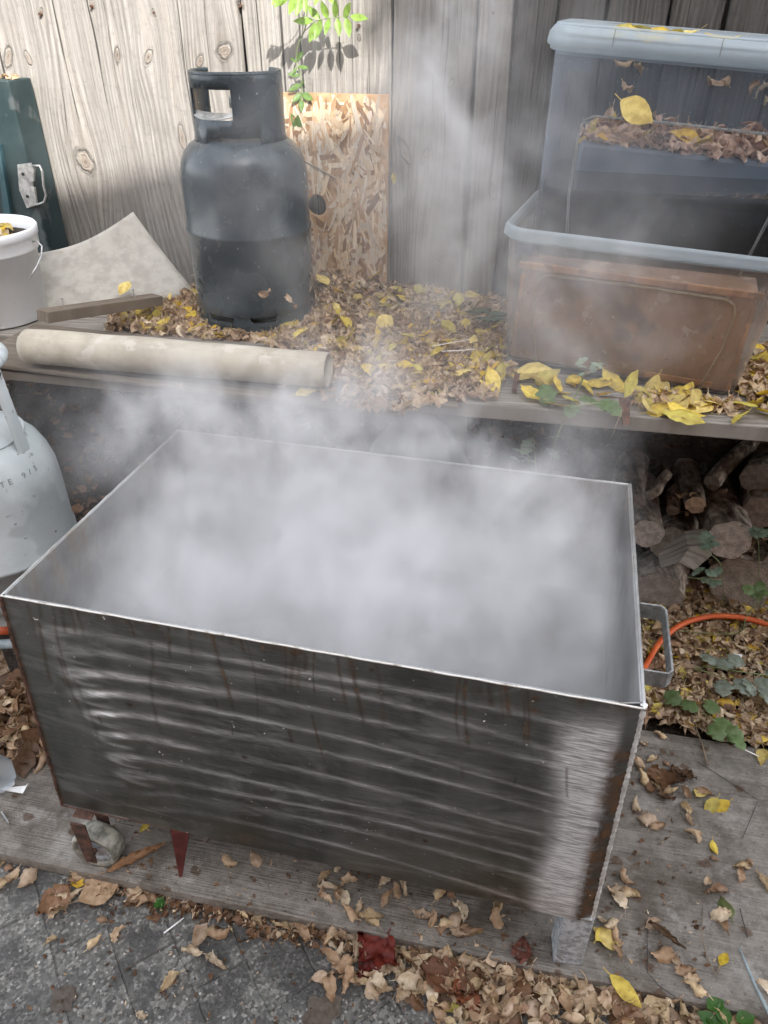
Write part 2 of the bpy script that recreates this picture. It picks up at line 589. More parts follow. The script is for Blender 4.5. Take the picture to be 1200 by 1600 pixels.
def paving():
    n = NT('aggregate_paving')
    P = n.coord()
    W = n.vmath('ADD', P, n.vmath('MULTIPLY', n.noise(P, 16, 4, col=True), (0.016, 0.016, 0)))
    br = n.n('TexBrick')
    n.put(br.inputs['Vector'], n.mapping(W, (1, 1, 1), (0, 0, R(58)), (0.13, 0.04, 0)))
    br.inputs['Scale'].default_value = 1.0
    br.inputs['Brick Width'].default_value = 0.205
    br.inputs['Row Height'].default_value = 0.103
    br.inputs['Mortar Size'].default_value = 0.0030
    br.inputs['Mortar Smooth'].default_value = 0.6
    joint = br.outputs['Fac']
    base = n.mix(n.ss(n.noise(P, 9, 5, 0.65), 0.35, 0.65), (0.045, 0.044, 0.041), (0.11, 0.107, 0.10))
    wet = n.ss(n.noise(n.mapping(P, loc=(5, 2, 0)), 9.5, 5, 0.65), 0.50, 0.60)
    # aggregate grains
    v1 = n.n('TexVoronoi', feature='F1')
    n.put(v1.inputs['Vector'], P)
    v1.inputs['Scale'].default_value = 190
    ag = sep(n, v1.outputs['Color'])
    c = n.mix(n.math('MULTIPLY', n.ss(ag[0], 0.0, 1.0, smooth=False), 0.65), base, n.mix(ag[1], (0.04, 0.038, 0.035), (0.40, 0.385, 0.35)))
    v2 = n.n('TexVoronoi', feature='F1')
    n.put(v2.inputs['Vector'], P)
    v2.inputs['Scale'].default_value = 95
    a2 = sep(n, v2.outputs['Color'])
    grain = n.math('MULTIPLY', n.ss(a2[2], 0.90, 0.93), n.ss(v2.outputs['Distance'], 0.42, 0.3))
    c = n.mix(n.math('MULTIPLY', grain, 0.7), c, n.mix(a2[0], (0.2, 0.2, 0.21), (0.62, 0.6, 0.56)))
    c = n.mix(n.math('MULTIPLY', wet, 0.72), c, (0.032, 0.03, 0.028))
    moss = n.ss(n.noise(n.mapping(P, loc=(1, 7, 0)), 4, 3), 0.55, 0.7)
    c = n.mix(n.math('MULTIPLY', joint, n.ss(n.noise(P, 9, 3), 0.38, 0.62, 0.05, 0.6)), c, n.mix(moss, (0.03, 0.026, 0.02), (0.05, 0.065, 0.025)))
    h = n.math('SUBTRACT', n.math('ADD', n.math('MULTIPLY', n.noise(P, 150, 3), 0.6), n.math('MULTIPLY', grain, 0.4)), n.math('MULTIPLY', joint, 0.7))
    rough = n.math('SUBTRACT', 0.78, n.math('MULTIPLY', wet, 0.28))
    return n.done(n.bsdf(c, rough, 0, n.bump(h, 0.9, 0.004), spec=0.4))


def soil():
    n = NT('dark_soil')
    P = n.coord()
    c = n.mix(n.ss(n.noise(P, 14, 6, 0.7), 0.35, 0.65), (0.014, 0.011, 0.008), (0.050, 0.037, 0.027))
    c = n.mix(n.math('MULTIPLY', n.ss(n.noise(P, 80, 3), 0.6, 0.7), 0.5), c, (0.16, 0.13, 0.09))
    return n.done(n.bsdf(c, 0.9, 0, n.bump(n.noise(P, 60, 5, 0.7), 1.0, 0.012), spec=0.2))


def steel_front():
    n = NT('brushed_steel')
    P = n.coord()
    gr = n.attr('grind_highlight')
    rust = n.attr('rust')
    brd = n.attr('highlight_band')
    o = sep(n, P)
    d1 = n.noise(n.mapping(P, (30, 30, 330), (0, R(24), 0)), 1.0, 4, 0.7)
    d2 = n.noise(n.mapping(P, (22, 22, 360), (0, R(8), 0)), 1.0, 4, 0.7)
    brush = n.mix(brd, d1, d2)
    smear = n.noise(n.mapping(P, (9, 9, 3.2)), 1.0, 4, 0.6)
    sw = n.noise(n.mapping(P, (5, 5, 13), (0, R(12), 0)), 1.0, 4, 0.6, 1.5)
    col = n.mix(n.ss(smear, 0.35, 0.65), (0.12, 0.124, 0.111), (0.215, 0.219, 0.203))
    col = n.mix(n.ss(sw, 0.50, 0.66, 0.0, 0.55), col, (0.40, 0.405, 0.39))
    col = n.mix(n.math('MULTIPLY', n.ss(brush, 0.3, 0.7), 0.16), col, (0.40, 0.40, 0.38))
    grm = n.math('MULTIPLY', gr, n.ss(brush, 0.3, 0.66, 0.35, 1.1), clamp=True)
    col = n.mix(grm, col, (0.93, 0.93, 0.94))  # grinding marks lightened, painting their highlights into the steel colour
    col = n.mix(n.math('MULTIPLY', n.ss(n.noise(P, 5, 4, 0.65), 0.5, 0.72), 0.45), col, (0.13, 0.125, 0.105))
    rough = n.math('ADD', n.math('MULTIPLY', grm, 0.34), n.math('MULTIPLY', n.ss(smear, 0.3, 0.7), 0.08))
    rough = n.math('ADD', rough, 0.33)
    rn = n.noise(P, 46, 5, 0.7)
    rm = n.math('MULTIPLY', rust, n.ss(rn, 0.25, 0.6, 0.25, 1.0), clamp=True)
    rc = n.mix(n.ss(rn, 0.4, 0.65), (0.022, 0.015, 0.010), (0.10, 0.052, 0.024))
    sp = n.ss(n.noise(P, 130, 2), 0.735, 0.76)
    met = n.bsdf(col, rough, 1.0, n.bump(brush, 0.35, 0.0012))
    rs = n.bsdf(rc, 0.8, 0, n.bump(rn, 0.5, 0.001), spec=0.3)
    ws = n.bsdf((0.75, 0.75, 0.72), 0.6)
    m1 = n.n('MixShader'); n.put(m1.inputs[0], rm); n.t.links.new(met, m1.inputs[1]); n.t.links.new(rs, m1.inputs[2])
    m2 = n.n('MixShader'); n.put(m2.inputs[0], sp); n.t.links.new(m1.outputs[0], m2.inputs[1]); n.t.links.new(ws, m2.inputs[2])
    return n.done(m2.outputs[0])


def steel_plain(name, c1=(0.42, 0.42, 0.41), c2=(0.62, 0.62, 0.62), rough=0.45, stain=(0.25, 0.22, 0.17), amt=0.5):
    n = NT(name)
    P = n.coord()
    v = n.noise(P, 7, 5, 0.65)
    c = n.mix(n.ss(v, 0.35, 0.65), c1, c2)
    st = n.ss(n.noise(n.mapping(P, (9, 9, 3)), 1.0, 5, 0.7), 0.5, 0.7)
    c = n.mix(n.math('MULTIPLY', st, amt), c, stain)
    return n.done(n.bsdf(c, n.math('ADD', rough, n.math('MULTIPLY', st, 0.2)), 1.0, n.bump(n.noise(n.mapping(P, (300, 300, 30)), 1), 0.15, 0.001)))


def plastic_clear(name, opac=0.45, tint=(0.78, 0.82, 0.84), dirt=(0.30, 0.22, 0.15), dirt_amt=0.0, rough=0.3, wet=None):
    n = NT(name)
    P = n.coord()
    v = n.noise(P, 6, 5, 0.6)
    dv = n.ss(n.noise(n.mapping(P, (7, 7, 3), loc=(2, 5, 1)), 1.0, 5, 0.7), 0.38, 0.7)
    c = n.mix(n.math('MULTIPLY', dv, dirt_amt), tint, dirt)
    pr = n.bsdf(c, rough, 0, n.bump(n.noise(P, 30, 3), 0.08, 0.002), spec=0.5)
    tl = n.n('BsdfTranslucent'); n.put(tl.inputs[0], c)
    m0 = n.n('MixShader'); m0.inputs[0].default_value = 0.35
    n.t.links.new(pr, m0.inputs[1]); n.t.links.new(tl.outputs[0], m0.inputs[2])
    tr = n.n('BsdfTransparent')
    n.put(tr.inputs[0], n.mix(0.3, (1, 1, 1), c))
    f = n.math('ADD', opac, n.math('MULTIPLY', n.math('SUBTRACT', v, 0.5), 0.25))
    f = n.math('ADD', f, n.math('MULTIPLY', dv, dirt_amt * 0.3), clamp=True)
    lw = n.n('LayerWeight'); lw.inputs[0].default_value = 0.25
    f = n.math('ADD', f, n.math('MULTIPLY', lw.outputs['Facing'], 0.2), clamp=True)
    if wet:
        zz = n.math('ADD', sep(n, P)[2], n.math('MULTIPLY', sep(n, P)[0], wet[1]))
        f = n.math('MULTIPLY', f, n.ss(zz, wet[0] - 0.006, wet[0] + 0.006, 0.22, 1.0))
    sp = n.ss(n.noise(P, 200, 2), 0.74, 0.77)
    f = n.math('MAXIMUM', f, n.math('MULTIPLY', sp, 0.8))
    m1 = n.n('MixShader'); n.put(m1.inputs[0], f)
    n.t.links.new(tr.outputs[0], m1.inputs[1]); n.t.links.new(m0.outputs[0], m1.inputs[2])
    return n.done(m1.outputs[0])


M['ply'] = plank_ground()
M['paving'] = paving()
M['soil'] = soil()
M['leaf'] = leafy('dry_leaf')
M['green'] = leafy('green_leaf', 0.4, 0.4)
M['stem'] = plain('green_stem', (0.12, 0.17, 0.06), (0.22, 0.26, 0.12), 30, 0.5)
M['brownstem'] = plain('brown_stem', (0.13, 0.09, 0.05), (0.25, 0.19, 0.12), 30, 0.7)
M['steel_front'] = steel_front()
M['steel'] = steel_plain('dull_steel')
M['steel_in'] = steel_plain('scaled_steel', (0.34, 0.34, 0.34), (0.5, 0.5, 0.5), 0.5, (0.33, 0.27, 0.2), 0.6)
M['weld'] = plain('weld_metal', (0.55, 0.53, 0.5), (0.85, 0.84, 0.82), 90, 0.4, 0.6, 0.8, 200, 0.002)
M['rim_edge'] = plain('bright_rim', (0.26, 0.23, 0.19), (0.62, 0.60, 0.56), 40, 0.5, 0.5, 0.5, 200, 0.001, lo=.3, hi=.5)
M['rust'] = plain('rusty_iron', (0.045, 0.025, 0.018), (0.125, 0.062, 0.042), 60, 0.85, 0.0, 0.9, 160, 0.003)
M['galv'] = plain('galvanised', (0.28, 0.305, 0.335), (0.60, 0.64, 0.68), 90, 0.5, 0.4, 0.5, 200, 0.001, speck=[(160, 0.66, (0.72, 0.74, 0.76), 0.8), (55, 0.62, (0.12, 0.09, 0.08), 0.7)])
M['rubber'] = plain('rubber_tyre', (0.12, 0.12, 0.10), (0.34, 0.33, 0.28), 55, 0.75, 0, 0.5, 150)
M['rubber_dark'] = plain('rubber_dark', (0.02, 0.02, 0.02), (0.05, 0.05, 0.048), 50, 0.7)
M['bottle_dark'] = plain('slate_blue_enamel', (0.026, 0.037, 0.045), (0.044, 0.057, 0.066), 5, 0.27, 0, 0.08, 40, 0.001,
                         speck=[(120, 0.69, (0.45, 0.46, 0.46), 0.8), (30, 0.68, (0.14, 0.135, 0.12), 0.5), (80, 0.66, (0.10, 0.10, 0.095), 0.5)], rvar=0.2)
M['bottle_grey'] = plain('pale_grey_enamel', (0.37, 0.405, 0.41), (0.50, 0.535, 0.54), 6, 0.45, 0, 0.2, 40, 0.001,
                         speck=[(34, 0.655, (0.16, 0.15, 0.14), 0.75), (17, 0.665, (0.20, 0.09, 0.04), 0.8), (5, 0.54, (0.30, 0.32, 0.32), 0.6), (75, 0.68, (0.12, 0.08, 0.06), 0.8)], rvar=0.2)
M['white_pl'] = plain('white_plastic', (0.70, 0.72, 0.74), (0.80, 0.82, 0.84), 5, 0.35, 0, 0.05, speck=[(75, 0.71, (0.35, 0.32, 0.27), 0.5), (4, .6, (.6, .6, .57), .5)])
M['wire'] = plain('grey_wire', (0.32, 0.33, 0.33), (0.5, 0.5, 0.5), 60, 0.4, 0.8)
M['screw'] = plain('zinc_screw', (0.6, 0.6, 0.58), (0.75, 0.75, 0.72), 60, 0.35, 0.8)
M['green_case'] = plain('dark_green_paint', (0.014, 0.028, 0.030), (0.032, 0.050, 0.053), 7, 0.5, 0, 0.2, 50, speck=[(60, 0.71, (0.35, 0.36, 0.34), 0.7), (9, 0.6, (0.09, 0.10, 0.10), 0.6)])
M['teal'] = plain('teal_paint', (0.03, 0.075, 0.09), (0.05, 0.10, 0.115), 15, 0.5, speck=[(30, 0.66, (0.4, 0.4, 0.33), 0.7)])
M['latch'] = plain('latch_metal', (0.33, 0.33, 0.32), (0.58, 0.58, 0.56), 50, 0.45, 0.6, 0.4, 120)
M['vinyl'] = plain('backed_vinyl', (0.32, 0.30, 0.265), (0.41, 0.39, 0.35), 26, 0.75, 0, 0.25, 90, 0.001, speck=[(60, 0.69, (0.25, 0.23, 0.21), 0.7), (16, 0.66, (0.30, 0.26, 0.22), 0.5)])
M['roll'] = plain('rolled_vinyl', (0.34, 0.30, 0.235), (0.43, 0.39, 0.315), 17, 0.7, 0, 0.5, 60, 0.002, speck=[(13, 0.56, (0.50, 0.465, 0.405), 0.7), (23, 0.60, (0.36, 0.31, 0.24), 0.4), (50, 0.70, (0.2, 0.16, 0.11), 0.6)])
M['handlebar'] = plain('weathered_bar', (0.15, 0.15, 0.145), (0.30, 0.30, 0.29), 60, 0.5, 0.5, 0.5, 150, 0.001, speck=[(60, 0.62, (0.4, 0.4, 0.39), 0.6)])
M['orange'] = plain('orange_rubber', (0.50, 0.085, 0.02), (0.62, 0.14, 0.04), 18, 0.5, 0, 0.1, speck=[(60, 0.66, (0.2, 0.06, 0.03), 0.6)])
M['pipe'] = plain('grey_blue_pipe', (0.2, 0.25, 0.27), (0.33, 0.39, 0.41), 30, 0.5)
M['redwood'] = plain('dark_red_painted_wood', (0.07, 0.016, 0.014), (0.13, 0.03, 0.025), 30, 0.6, 0, 0.5, 90)
M['bag'] = plastic_clear('cloudy_film', 0.5, (0.5, 0.55, 0.58), rough=0.2)
M['tubwall'] = plastic_clear('milky_plastic', 0.10, (0.50, 0.58, 0.68), wet=(0.163, -0.066))
M['tubwall_low'] = plastic_clear('grubby_milky_plastic', 0.17, (0.55, 0.54, 0.52), (0.33, 0.21, 0.13), 0.8)
M['tubrim'] = plastic_clear('frosted_rim', 0.42, (0.58, 0.65, 0.69))
M['ridge'] = plastic_clear('plastic_ridge', 0.3, (0.42, 0.43, 0.42))
M['ridge_low'] = plastic_clear('plastic_ridge_low', 0.3, (0.45, 0.38, 0.28))
M['rustbox'] = plain('rust_sheet', (0.17, 0.10, 0.065), (0.34, 0.215, 0.145), 7, 0.7, 0, 0.3, 60, speck=[(30, 0.60, (0.42, 0.35, 0.28), 0.6), (5, 0.52, (0.15, 0.11, 0.10), 0.8), (70, 0.66, (0.10, 0.05, 0.03), 0.8)])
M['rustedge'] = plain('bright_rust', (0.30, 0.15, 0.08), (0.50, 0.27, 0.14), 14, 0.7, 0, 0.4, speck=[(12, .52, (.22, .13, .09), .9)])
M['paper'] = plain('white_paper', (0.75, 0.75, 0.75), (0.85, 0.85, 0.85), 30, 0.6)
M['text'] = plain('stamped_dark', (0.20, 0.22, 0.22), (0.26, 0.28, 0.28), 30, 0.6)


def water(name, col):
    n = NT(name)
    return n.done(n.bsdf(col, 0.06, 0, n.bump(n.noise(n.coord(), 18, 3), 0.15, 0.004), spec=0.5))


M['darkwater'] = water('dark_water', (0.012, 0.012, 0.011))
M['brew'] = water('brown_water', (0.05, 0.035, 0.025))


def bark():
    n = NT('log_bark')
    P = n.coord()
    v = n.voronoi(n.mapping(P, (60, 14, 60)), 1.0)
    c = n.mix(n.ss(n.noise(P, 16, 6, 0.7), 0.35, 0.65), (0.10, 0.08, 0.065), (0.50, 0.42, 0.345))
    c = n.mix(n.ss(v, 0.1, 0.6, 0.6, 0.0), c, (0.02, 0.016, 0.013))
    lich = n.ss(n.noise(n.mapping(P, loc=(4, 4, 4)), 30, 4), 0.62, 0.68)
    c = n.mix(n.math('MULTIPLY', lich, 0.5), c, (0.24, 0.22, 0.18))
    return n.done(n.bsdf(c, 0.9, 0, n.bump(n.math('ADD', v, n.noise(P, 70, 4)), 1.0, 0.006), spec=0.2))


def cutend(name, c1, c2):
    n = NT(name)
    P = n.coord('UV')
    o = sep(n, P)
    r = n.math('SQRT', n.math('ADD', n.math('POWER', o[0], 2.0), n.math('POWER', o[1], 2.0)))
    nz = n.noise(n.mapping(P, (1.6, 1.6, 1)), 1.6, 3)
    g = n.math('MULTIPLY', n.math('ADD', r, n.math('MULTIPLY', nz, 0.9)), 54.0)
    ring = n.math('MULTIPLY_ADD', n.math('SINE', g), 0.5, 0.5)
    c = n.mix(n.math('MULTIPLY', ring, n.ss(n.noise(P, 3.0, 3), 0.35, 0.65, 0.35, 0.85)), c1, c2)
    c = n.mix(n.ss(n.noise(P, 2.5, 4), 0.4, 0.65, 0.0, 0.7), c, tuple(q * 0.45 for q in c1))
    th = n.math('ARCTAN2', o[1], o[0])
    crk = n.noise(comb(n, n.math('MULTIPLY', th, 3.0), n.math('MULTIPLY', r, 0.8), 0.0), 2.0, 2, 0.4)
    ck = n.ss(n.math('ABSOLUTE', n.math('SUBTRACT', crk, 0.33)), 0.012, 0.0)
    c = n.mix(n.math('MULTIPLY', ck, 0.85), c, (0.012, 0.01, 0.008))
    h = n.math('SUBTRACT', n.math('MULTIPLY', ring, 0.4), ck)
    return n.done(n.bsdf(c, 0.85, 0, n.bump(h, 0.6, 0.003), spec=0.2))


M['bark'] = bark()
M['cut_grey'] = cutend('cut_end_grey', (0.60, 0.54, 0.48), (0.26, 0.22, 0.185))
M['cut_dark'] = cutend('cut_end_dark', (0.40, 0.35, 0.30), (0.15, 0.125, 0.10))
M['cut_pale'] = cutend('cut_end_pale', (0.80, 0.64, 0.46), (0.50, 0.36, 0.24))

# ------------------------------------------------------------------ levels
PAVE = -0.035     # paving
BENCH = 0.77      # top of the bench
GA = R(-13.0)     # everything runs at this angle
U = Vector((math.cos(GA), math.sin(GA), 0))
Vv = Vector((-math.sin(GA), math.cos(GA), 0))


def rotz(a):
    return Matrix.Rotation(a, 3, 'Z')


# ------------------------------------------------------------------ setting
g = MB()
g.add([(-40, -40, PAVE), (40, -40, PAVE), (40, 40, PAVE), (-40, 40, PAVE)], [(0, 1, 2, 3)])
gr = g.build('ground', M['paving'])
tag(gr, 'dark speckled paving slabs with damp stains in front of the vat', kind='structure')


def soil_fn(u, v):
    p = at(0, 1330, 0) + Vector((-1.2, 0, 0))
    x = -2.4 + u * 5.0
    y0 = 0.94 - 0.213 * (x + 0.8) + 0.02
    y = y0 + v * 3.6
    z = -0.030 + 0.009 * math.sin(x * 9 + y * 3) * math.sin(y * 11 - x * 2)
    e = min(v * 10, 1)
    return (x, y, z * e + (PAVE - 0.01) * (1 - e) if v < 0.1 else z)


so = MB().grid(soil_fn, 60, 50).build('soil_bed', M['soil'], smooth=True)
tag(so, kind='structure')

# ------------------------------------------------------------------ leaves
TAN = [(0.64, 0.49, 0.34), (0.70, 0.56, 0.40), (0.53, 0.37, 0.24), (0.76, 0.64, 0.48), (0.37, 0.24, 0.155), (0.66, 0.51, 0.37), (0.60, 0.46, 0.34), (0.70, 0.55, 0.35)]
YEL = [(0.80, 0.58, 0.06), (0.84, 0.66, 0.12), (0.74, 0.48, 0.05), (0.76, 0.62, 0.22), (0.60, 0.52, 0.12)]
BRN = [(0.20, 0.11, 0.06), (0.26, 0.15, 0.085), (0.15, 0.09, 0.055)]
GRN = [(0.16, 0.20, 0.07), (0.22, 0.25, 0.08)]


def leaf_geo(L, W, curl, roll, twist, crumple, nu=6, nv=4, petiole=0.3, rg=rng, flatbase=False):
    s = np.linspace(0, 1, nu + 1)
    t = np.linspace(-1, 1, nv + 1)
    S, T = np.meshgrid(s, t, indexing='ij')
    wv = W * np.sin(PI * np.clip(S, 0.015, 0.985) ** 0.85) ** 0.85
    ro = roll * (0.5 + S) if abs(roll) > 1e-3 else np.full_like(S, 1e-3)
    rl = ro * T
    y = wv * np.sin(rl) / ro
    z = wv * (1 - np.cos(rl)) / ro
    if crumple:
        z = z + rg.normal(0, crumple, S.shape) * (0.3 + np.abs(T))
        y = y + rg.normal(0, crumple * 0.6, S.shape)
    tw = twist * (S - 0.5)
    y2 = y * np.cos(tw) - z * np.sin(tw)
    z2 = y * np.sin(tw) + z * np.cos(tw)
    c = curl if abs(curl) > 1e-3 else 1e-3
    ang = c * (S - 0.5)
    rad = L / c
    x = rad * np.sin(ang) - z2 * np.sin(ang)
    zz = rad * (1 - np.cos(ang)) + z2 * np.cos(ang)
    V = np.stack([x, y2, zz], -1).reshape(-1, 3)
    n1 = nv + 1
    F = []
    for i in range(nu):
        for j in range(nv):
            a = i * n1 + j
            F.append((a, a + n1, a + n1 + 1, a + 1))
    F = np.array(F)
    if petiole:
        b = V[nv // 2]
        d = V[nv // 2] - V[nv // 2 + n1]
        d = d / (np.linalg.norm(d) + 1e-9)
        e = b + d * L * petiole
        hw = 0.0007
        extra = np.array([b + [0, -hw, 0], b + [0, hw, 0], e + [0, hw, 0.002], e + [0, -hw, 0.002]])
        k = len(V)
        V = np.vstack([V, extra])
        F = np.vstack([F, [[k, k + 1, k + 2, k + 3]]])
    return V, F


def rot_mat(yaw, pitch, roll):
    return np.array(Matrix.Rotation(yaw, 3, 'Z') @ Matrix.Rotation(pitch, 3, 'Y') @ Matrix.Rotation(roll, 3, 'X'))


def rand_leaf(kind, size=1.0, nu=6, nv=4):
    """kind tan = shrivelled, yel = fresh flat"""
    if kind == 'tan':
        L = rng.uniform(0.026, 0.052) * size
        V, F = leaf_geo(L, L * rng.uniform(0.26, 0.40), rng.uniform(-2.6, 2.6), rng.uniform(0.8, 2.2) * rng.choice([-1, 1]),
                        rng.uniform(-2.2, 2.2), 0.0018 * size, nu, nv, 0.25)
        c = TAN[rng.integers(len(TAN))]
    elif kind == 'brn':
        L = rng.uniform(0.035, 0.07) * size
        V, F = leaf_geo(L, L * rng.uniform(0.3, 0.42), rng.uniform(-1.2, 1.2), rng.uniform(-1.0, 1.0), rng.uniform(-1, 1), 0.002, nu, nv, 0.25)
        c = BRN[rng.integers(len(BRN))]
    elif kind == 'grn':
        L = rng.uniform(0.035, 0.055) * size
        V, F = leaf_geo(L, L * 0.3, rng.uniform(-0.6, 0.6), rng.uniform(-0.5, 0.5), rng.uniform(-0.5, 0.5), 0.0004, nu, nv, 0.25)
        c = GRN[rng.integers(len(GRN))]
    else:
        L = rng.uniform(0.042, 0.062) * size
        V, F = leaf_geo(L, L * rng.uniform(0.24, 0.32), rng.uniform(-0.8, 0.8), rng.uniform(-0.7, 0.9), rng.uniform(-0.6, 0.6), 0.0006, nu, nv, 0.25)
        c = YEL[rng.integers(len(YEL))]
    c = np.array(c) * rng.uniform(0.82, 1.12)
    col = np.tile(c, (len(V), 1))
    # browner towards tips, pale rib
    edge = rng.uniform(0.0, 0.35, len(V))[:, None] * (rng.random() < 0.6)
    col = col * (1 - edge * np.array([0.35, 0.45, 0.5]))
    return V, F, col


class Litter:
    def __init__(s):
        s.V, s.F, s.C, s.n = [], [], [], 0

    def add(s, V, F, C):
        s.V.append(V); s.F.append(F + s.n); s.C.append(C)
        s.n += len(V)

    def leaf(s, p, kind, size=1.0, tilt=0.5, nu=5, nv=3):
        V, F, C = rand_leaf(kind, size, nu, nv)
        m = rot_mat(rng.uniform(0, 2 * PI), rng.normal(0, tilt), rng.normal(0, tilt))
        V = V @ m.T + np.array(p)
        s.add(V, F, C)

    def build(s, name, label, cat='leaf litter', kind='stuff'):
        me = mesh_np(name, np.vstack(s.V), np.vstack(s.F), np.vstack(s.C), [M['leaf']])
        o = bpy.data.objects.new(name, me)
        COL.objects.link(o)
        return tag(o, label, cat, kind=kind)


def in_poly(x, y, poly):
    c = False
    n = len(poly)
    j = n - 1
    for i in range(n):
        xi, yi = poly[i][0], poly[i][1]
        xj, yj = poly[j][0], poly[j][1]
        if (yi > y) != (yj > y) and x < (xj - xi) * (y - yi) / (yj - yi) + xi: c = not c
        j = i
    return c


def sample_poly(poly, n):
    xs = [p[0] for p in poly]; ys = [p[1] for p in poly]
    out = []
    while len(out) < n:
        x = rng.uniform(min(xs), max(xs)); y = rng.uniform(min(ys), max(ys))
        if in_poly(x, y, poly): out.append((x, y))
    return out


# shared meshes for the single leaves
LEAFMESH = {}
for kind, cnt in (('tan', 26), ('yel', 16), ('brn', 8), ('grn', 5)):
    LEAFMESH[kind] = []
    for i in range(cnt):
        V, F, C = rand_leaf(kind, 1.0, 12, 6)
        V[:, 2] -= np.quantile(V[:, 2], 0.04)
        LEAFMESH[kind].append(mesh_np('fallen_leaf', V, F, C, [M['leaf']]))


def leaf_at(p, kind, label, group=None, yaw=None, tilt=0.25, size=1.0, cat='leaf', pitch=None, roll=None, idx=None):
    me = LEAFMESH[kind][rng.integers(len(LEAFMESH[kind])) if idx is None else idx]
    o = bpy.data.objects.new('fallen_leaf', me)
    COL.objects.link(o)
    o.location = p
    o.rotation_euler = (rng.normal(0, tilt) if roll is None else roll, rng.normal(0, tilt) if pitch is None else pitch,
                        rng.uniform(0, 2 * PI) if yaw is None else yaw)
    o.scale = (size, size, size)
    tag(o, label, cat, group)
    return o


# ------------------------------------------------------------------ fence
FY0, FK = 2.165, math.tan(GA)


def fence_y(x): return FY0 + FK * (x - 0.04)


fence = thing('wooden_fence', 'tall weathered vertical board fence behind the bench', 'fence', (0.04, FY0, 0))


def fence_pt(px, py):
    d = ray(px, py)
    # intersect with the fence plane
    t = (FY0 - FK * 0.04) / (d.y - FK * d.x)
    return Vector((d.x * t, d.y * t, CAMZ + d.z * t))


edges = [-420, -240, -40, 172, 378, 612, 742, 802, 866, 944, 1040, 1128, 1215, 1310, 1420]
kinds = ['pale'] * 5 + ['mid'] * 2 + ['dark'] * 7  # mid and dark boards: older wood with shade painted into the tint
for i in range(len(edges) - 1):
    a = fence_pt(edges[i], 60)
    b = fence_pt(edges[i + 1], 60)
    a.z = b.z = 0
    gap = 0.0025 if i < 6 else 0.005
    mid = (a + b) / 2
    wd = (b - a).length - gap
    off = (0.0, -0.008, 0.003, -0.006, 0.004, -0.004, 0.006, -0.012, 0.01, -0.005, 0.006, -0.01, 0.0, 0.005)[i]
    yy = Vv * (0.014 + off)
    top = 1.98 + rng.uniform(-0.01, 0.01)
    k = MB()
    nz = 40
    vs, fs = [], []
    ph = rng.uniform(0, 6)
    for j in range(nz + 1):
        z = top * j / nz
        we = 0.004 * math.sin(z * 5 + ph) if i < 7 else 0.002 * math.sin(z * 9 + ph)
        for (sx, sy) in ((-1, -1), (1, -1), (1, 1), (-1, 1)):
            vs.append((sx * (wd / 2 - (0.0025 if sy < 0 else 0)) + we, sy * 0.010, z))
    for j in range(nz):
        for q in range(4):
            fs.append((j * 4 + q, j * 4 + (q + 1) % 4, j * 4 + 4 + (q + 1) % 4, j * 4 + 4 + q))
    fs.append((3, 2, 1, 0)); fs.append(tuple(nz * 4 + q for q in range(4)))
    k.add(vs, fs)
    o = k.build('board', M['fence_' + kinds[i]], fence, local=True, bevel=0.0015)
    o.location = mid + yy - Vector(fence.location)
    o.rotation_euler = (0, 0, GA)
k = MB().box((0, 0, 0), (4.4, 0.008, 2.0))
o = k.build('added_backing', M['fence_dark'], fence, local=True)  # added dark sheet that stops light showing through the board gaps
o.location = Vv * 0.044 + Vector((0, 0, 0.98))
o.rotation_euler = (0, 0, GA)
for (px_, py_) in ((62, 22), (142, 10), (241, 20), (375, 9), (560, 40), (700, 30), (770, 20)):
    pn = fence_pt(px_, py_) - Vv * 0.001
    MB().lathe([(0.0, 0.0015), (0.0035, 0.001), (0.004, -0.012)], 10, (0, 0, 0)).build('nail', M['rust'], fence, local=True)
    no_ = bpy.data.objects[-1] if False else COL.objects[-1]
    no_.location = pn - Vector(fence.location)
    no_.rotation_euler = (R(90), 0, GA)
for z in (0.35, 1.1, 1.8):
    k = MB().box((0, 0, 0), (4.2, 0.04, 0.08))
    o = k.build('rail', M['fence_mid'], fence, local=True)
    o.location = Vv * 0.072 + Vector((0, 0, z))
    o.rotation_euler = (0, 0, GA)

# ------------------------------------------------------------------ unseen house added for its shade, and dappling tree (behind the photographer)
house = thing('shade_house', 'brick house with slate roof standing behind the photographer, added out of view to shade the yard', 'house', (1, -4.6, 0))
M['brickwall'] = plain('brick_wall', (0.22, 0.11, 0.075), (0.34, 0.19, 0.13), 6, 0.85)
M['slate'] = plain('slate_roof', (0.07, 0.075, 0.085), (0.13, 0.135, 0.15), 6, 0.6)
M['window_glass'] = plain('window_glass', (0.05, 0.06, 0.07), (0.08, 0.09, 0.1), 2, 0.08)
hy = -3.9
MB().box((1, hy - 3, 3.2), (16, 6, 6.5)).build('wall', M['brickwall'], house)
MB().hexa([(-7.3, hy - 6.4, 6.46), (9.3, hy - 6.4, 6.46), (9.3, hy + 0.1, 6.46), (-7.3, hy + 0.1, 6.46)],
          [(-7.3, hy - 5.0, 8.2), (9.3, hy - 5.0, 8.2), (9.3, hy - 2.4, 8.4), (-7.3, hy - 2.4, 8.4)]).build('roof', M['slate'], house)
for wx in (-3.0, 0.5, 4.0):
    for wz in (1.5, 3.9):
        f = MB().box((wx, hy + 0.02, wz), (1.2, 0.08, 1.2)).build('window', M['white_pl'], house)
        MB().box((wx, hy + 0.055, wz), (1.04, 0.02, 1.04)).build('pane', M['window_glass'], f)

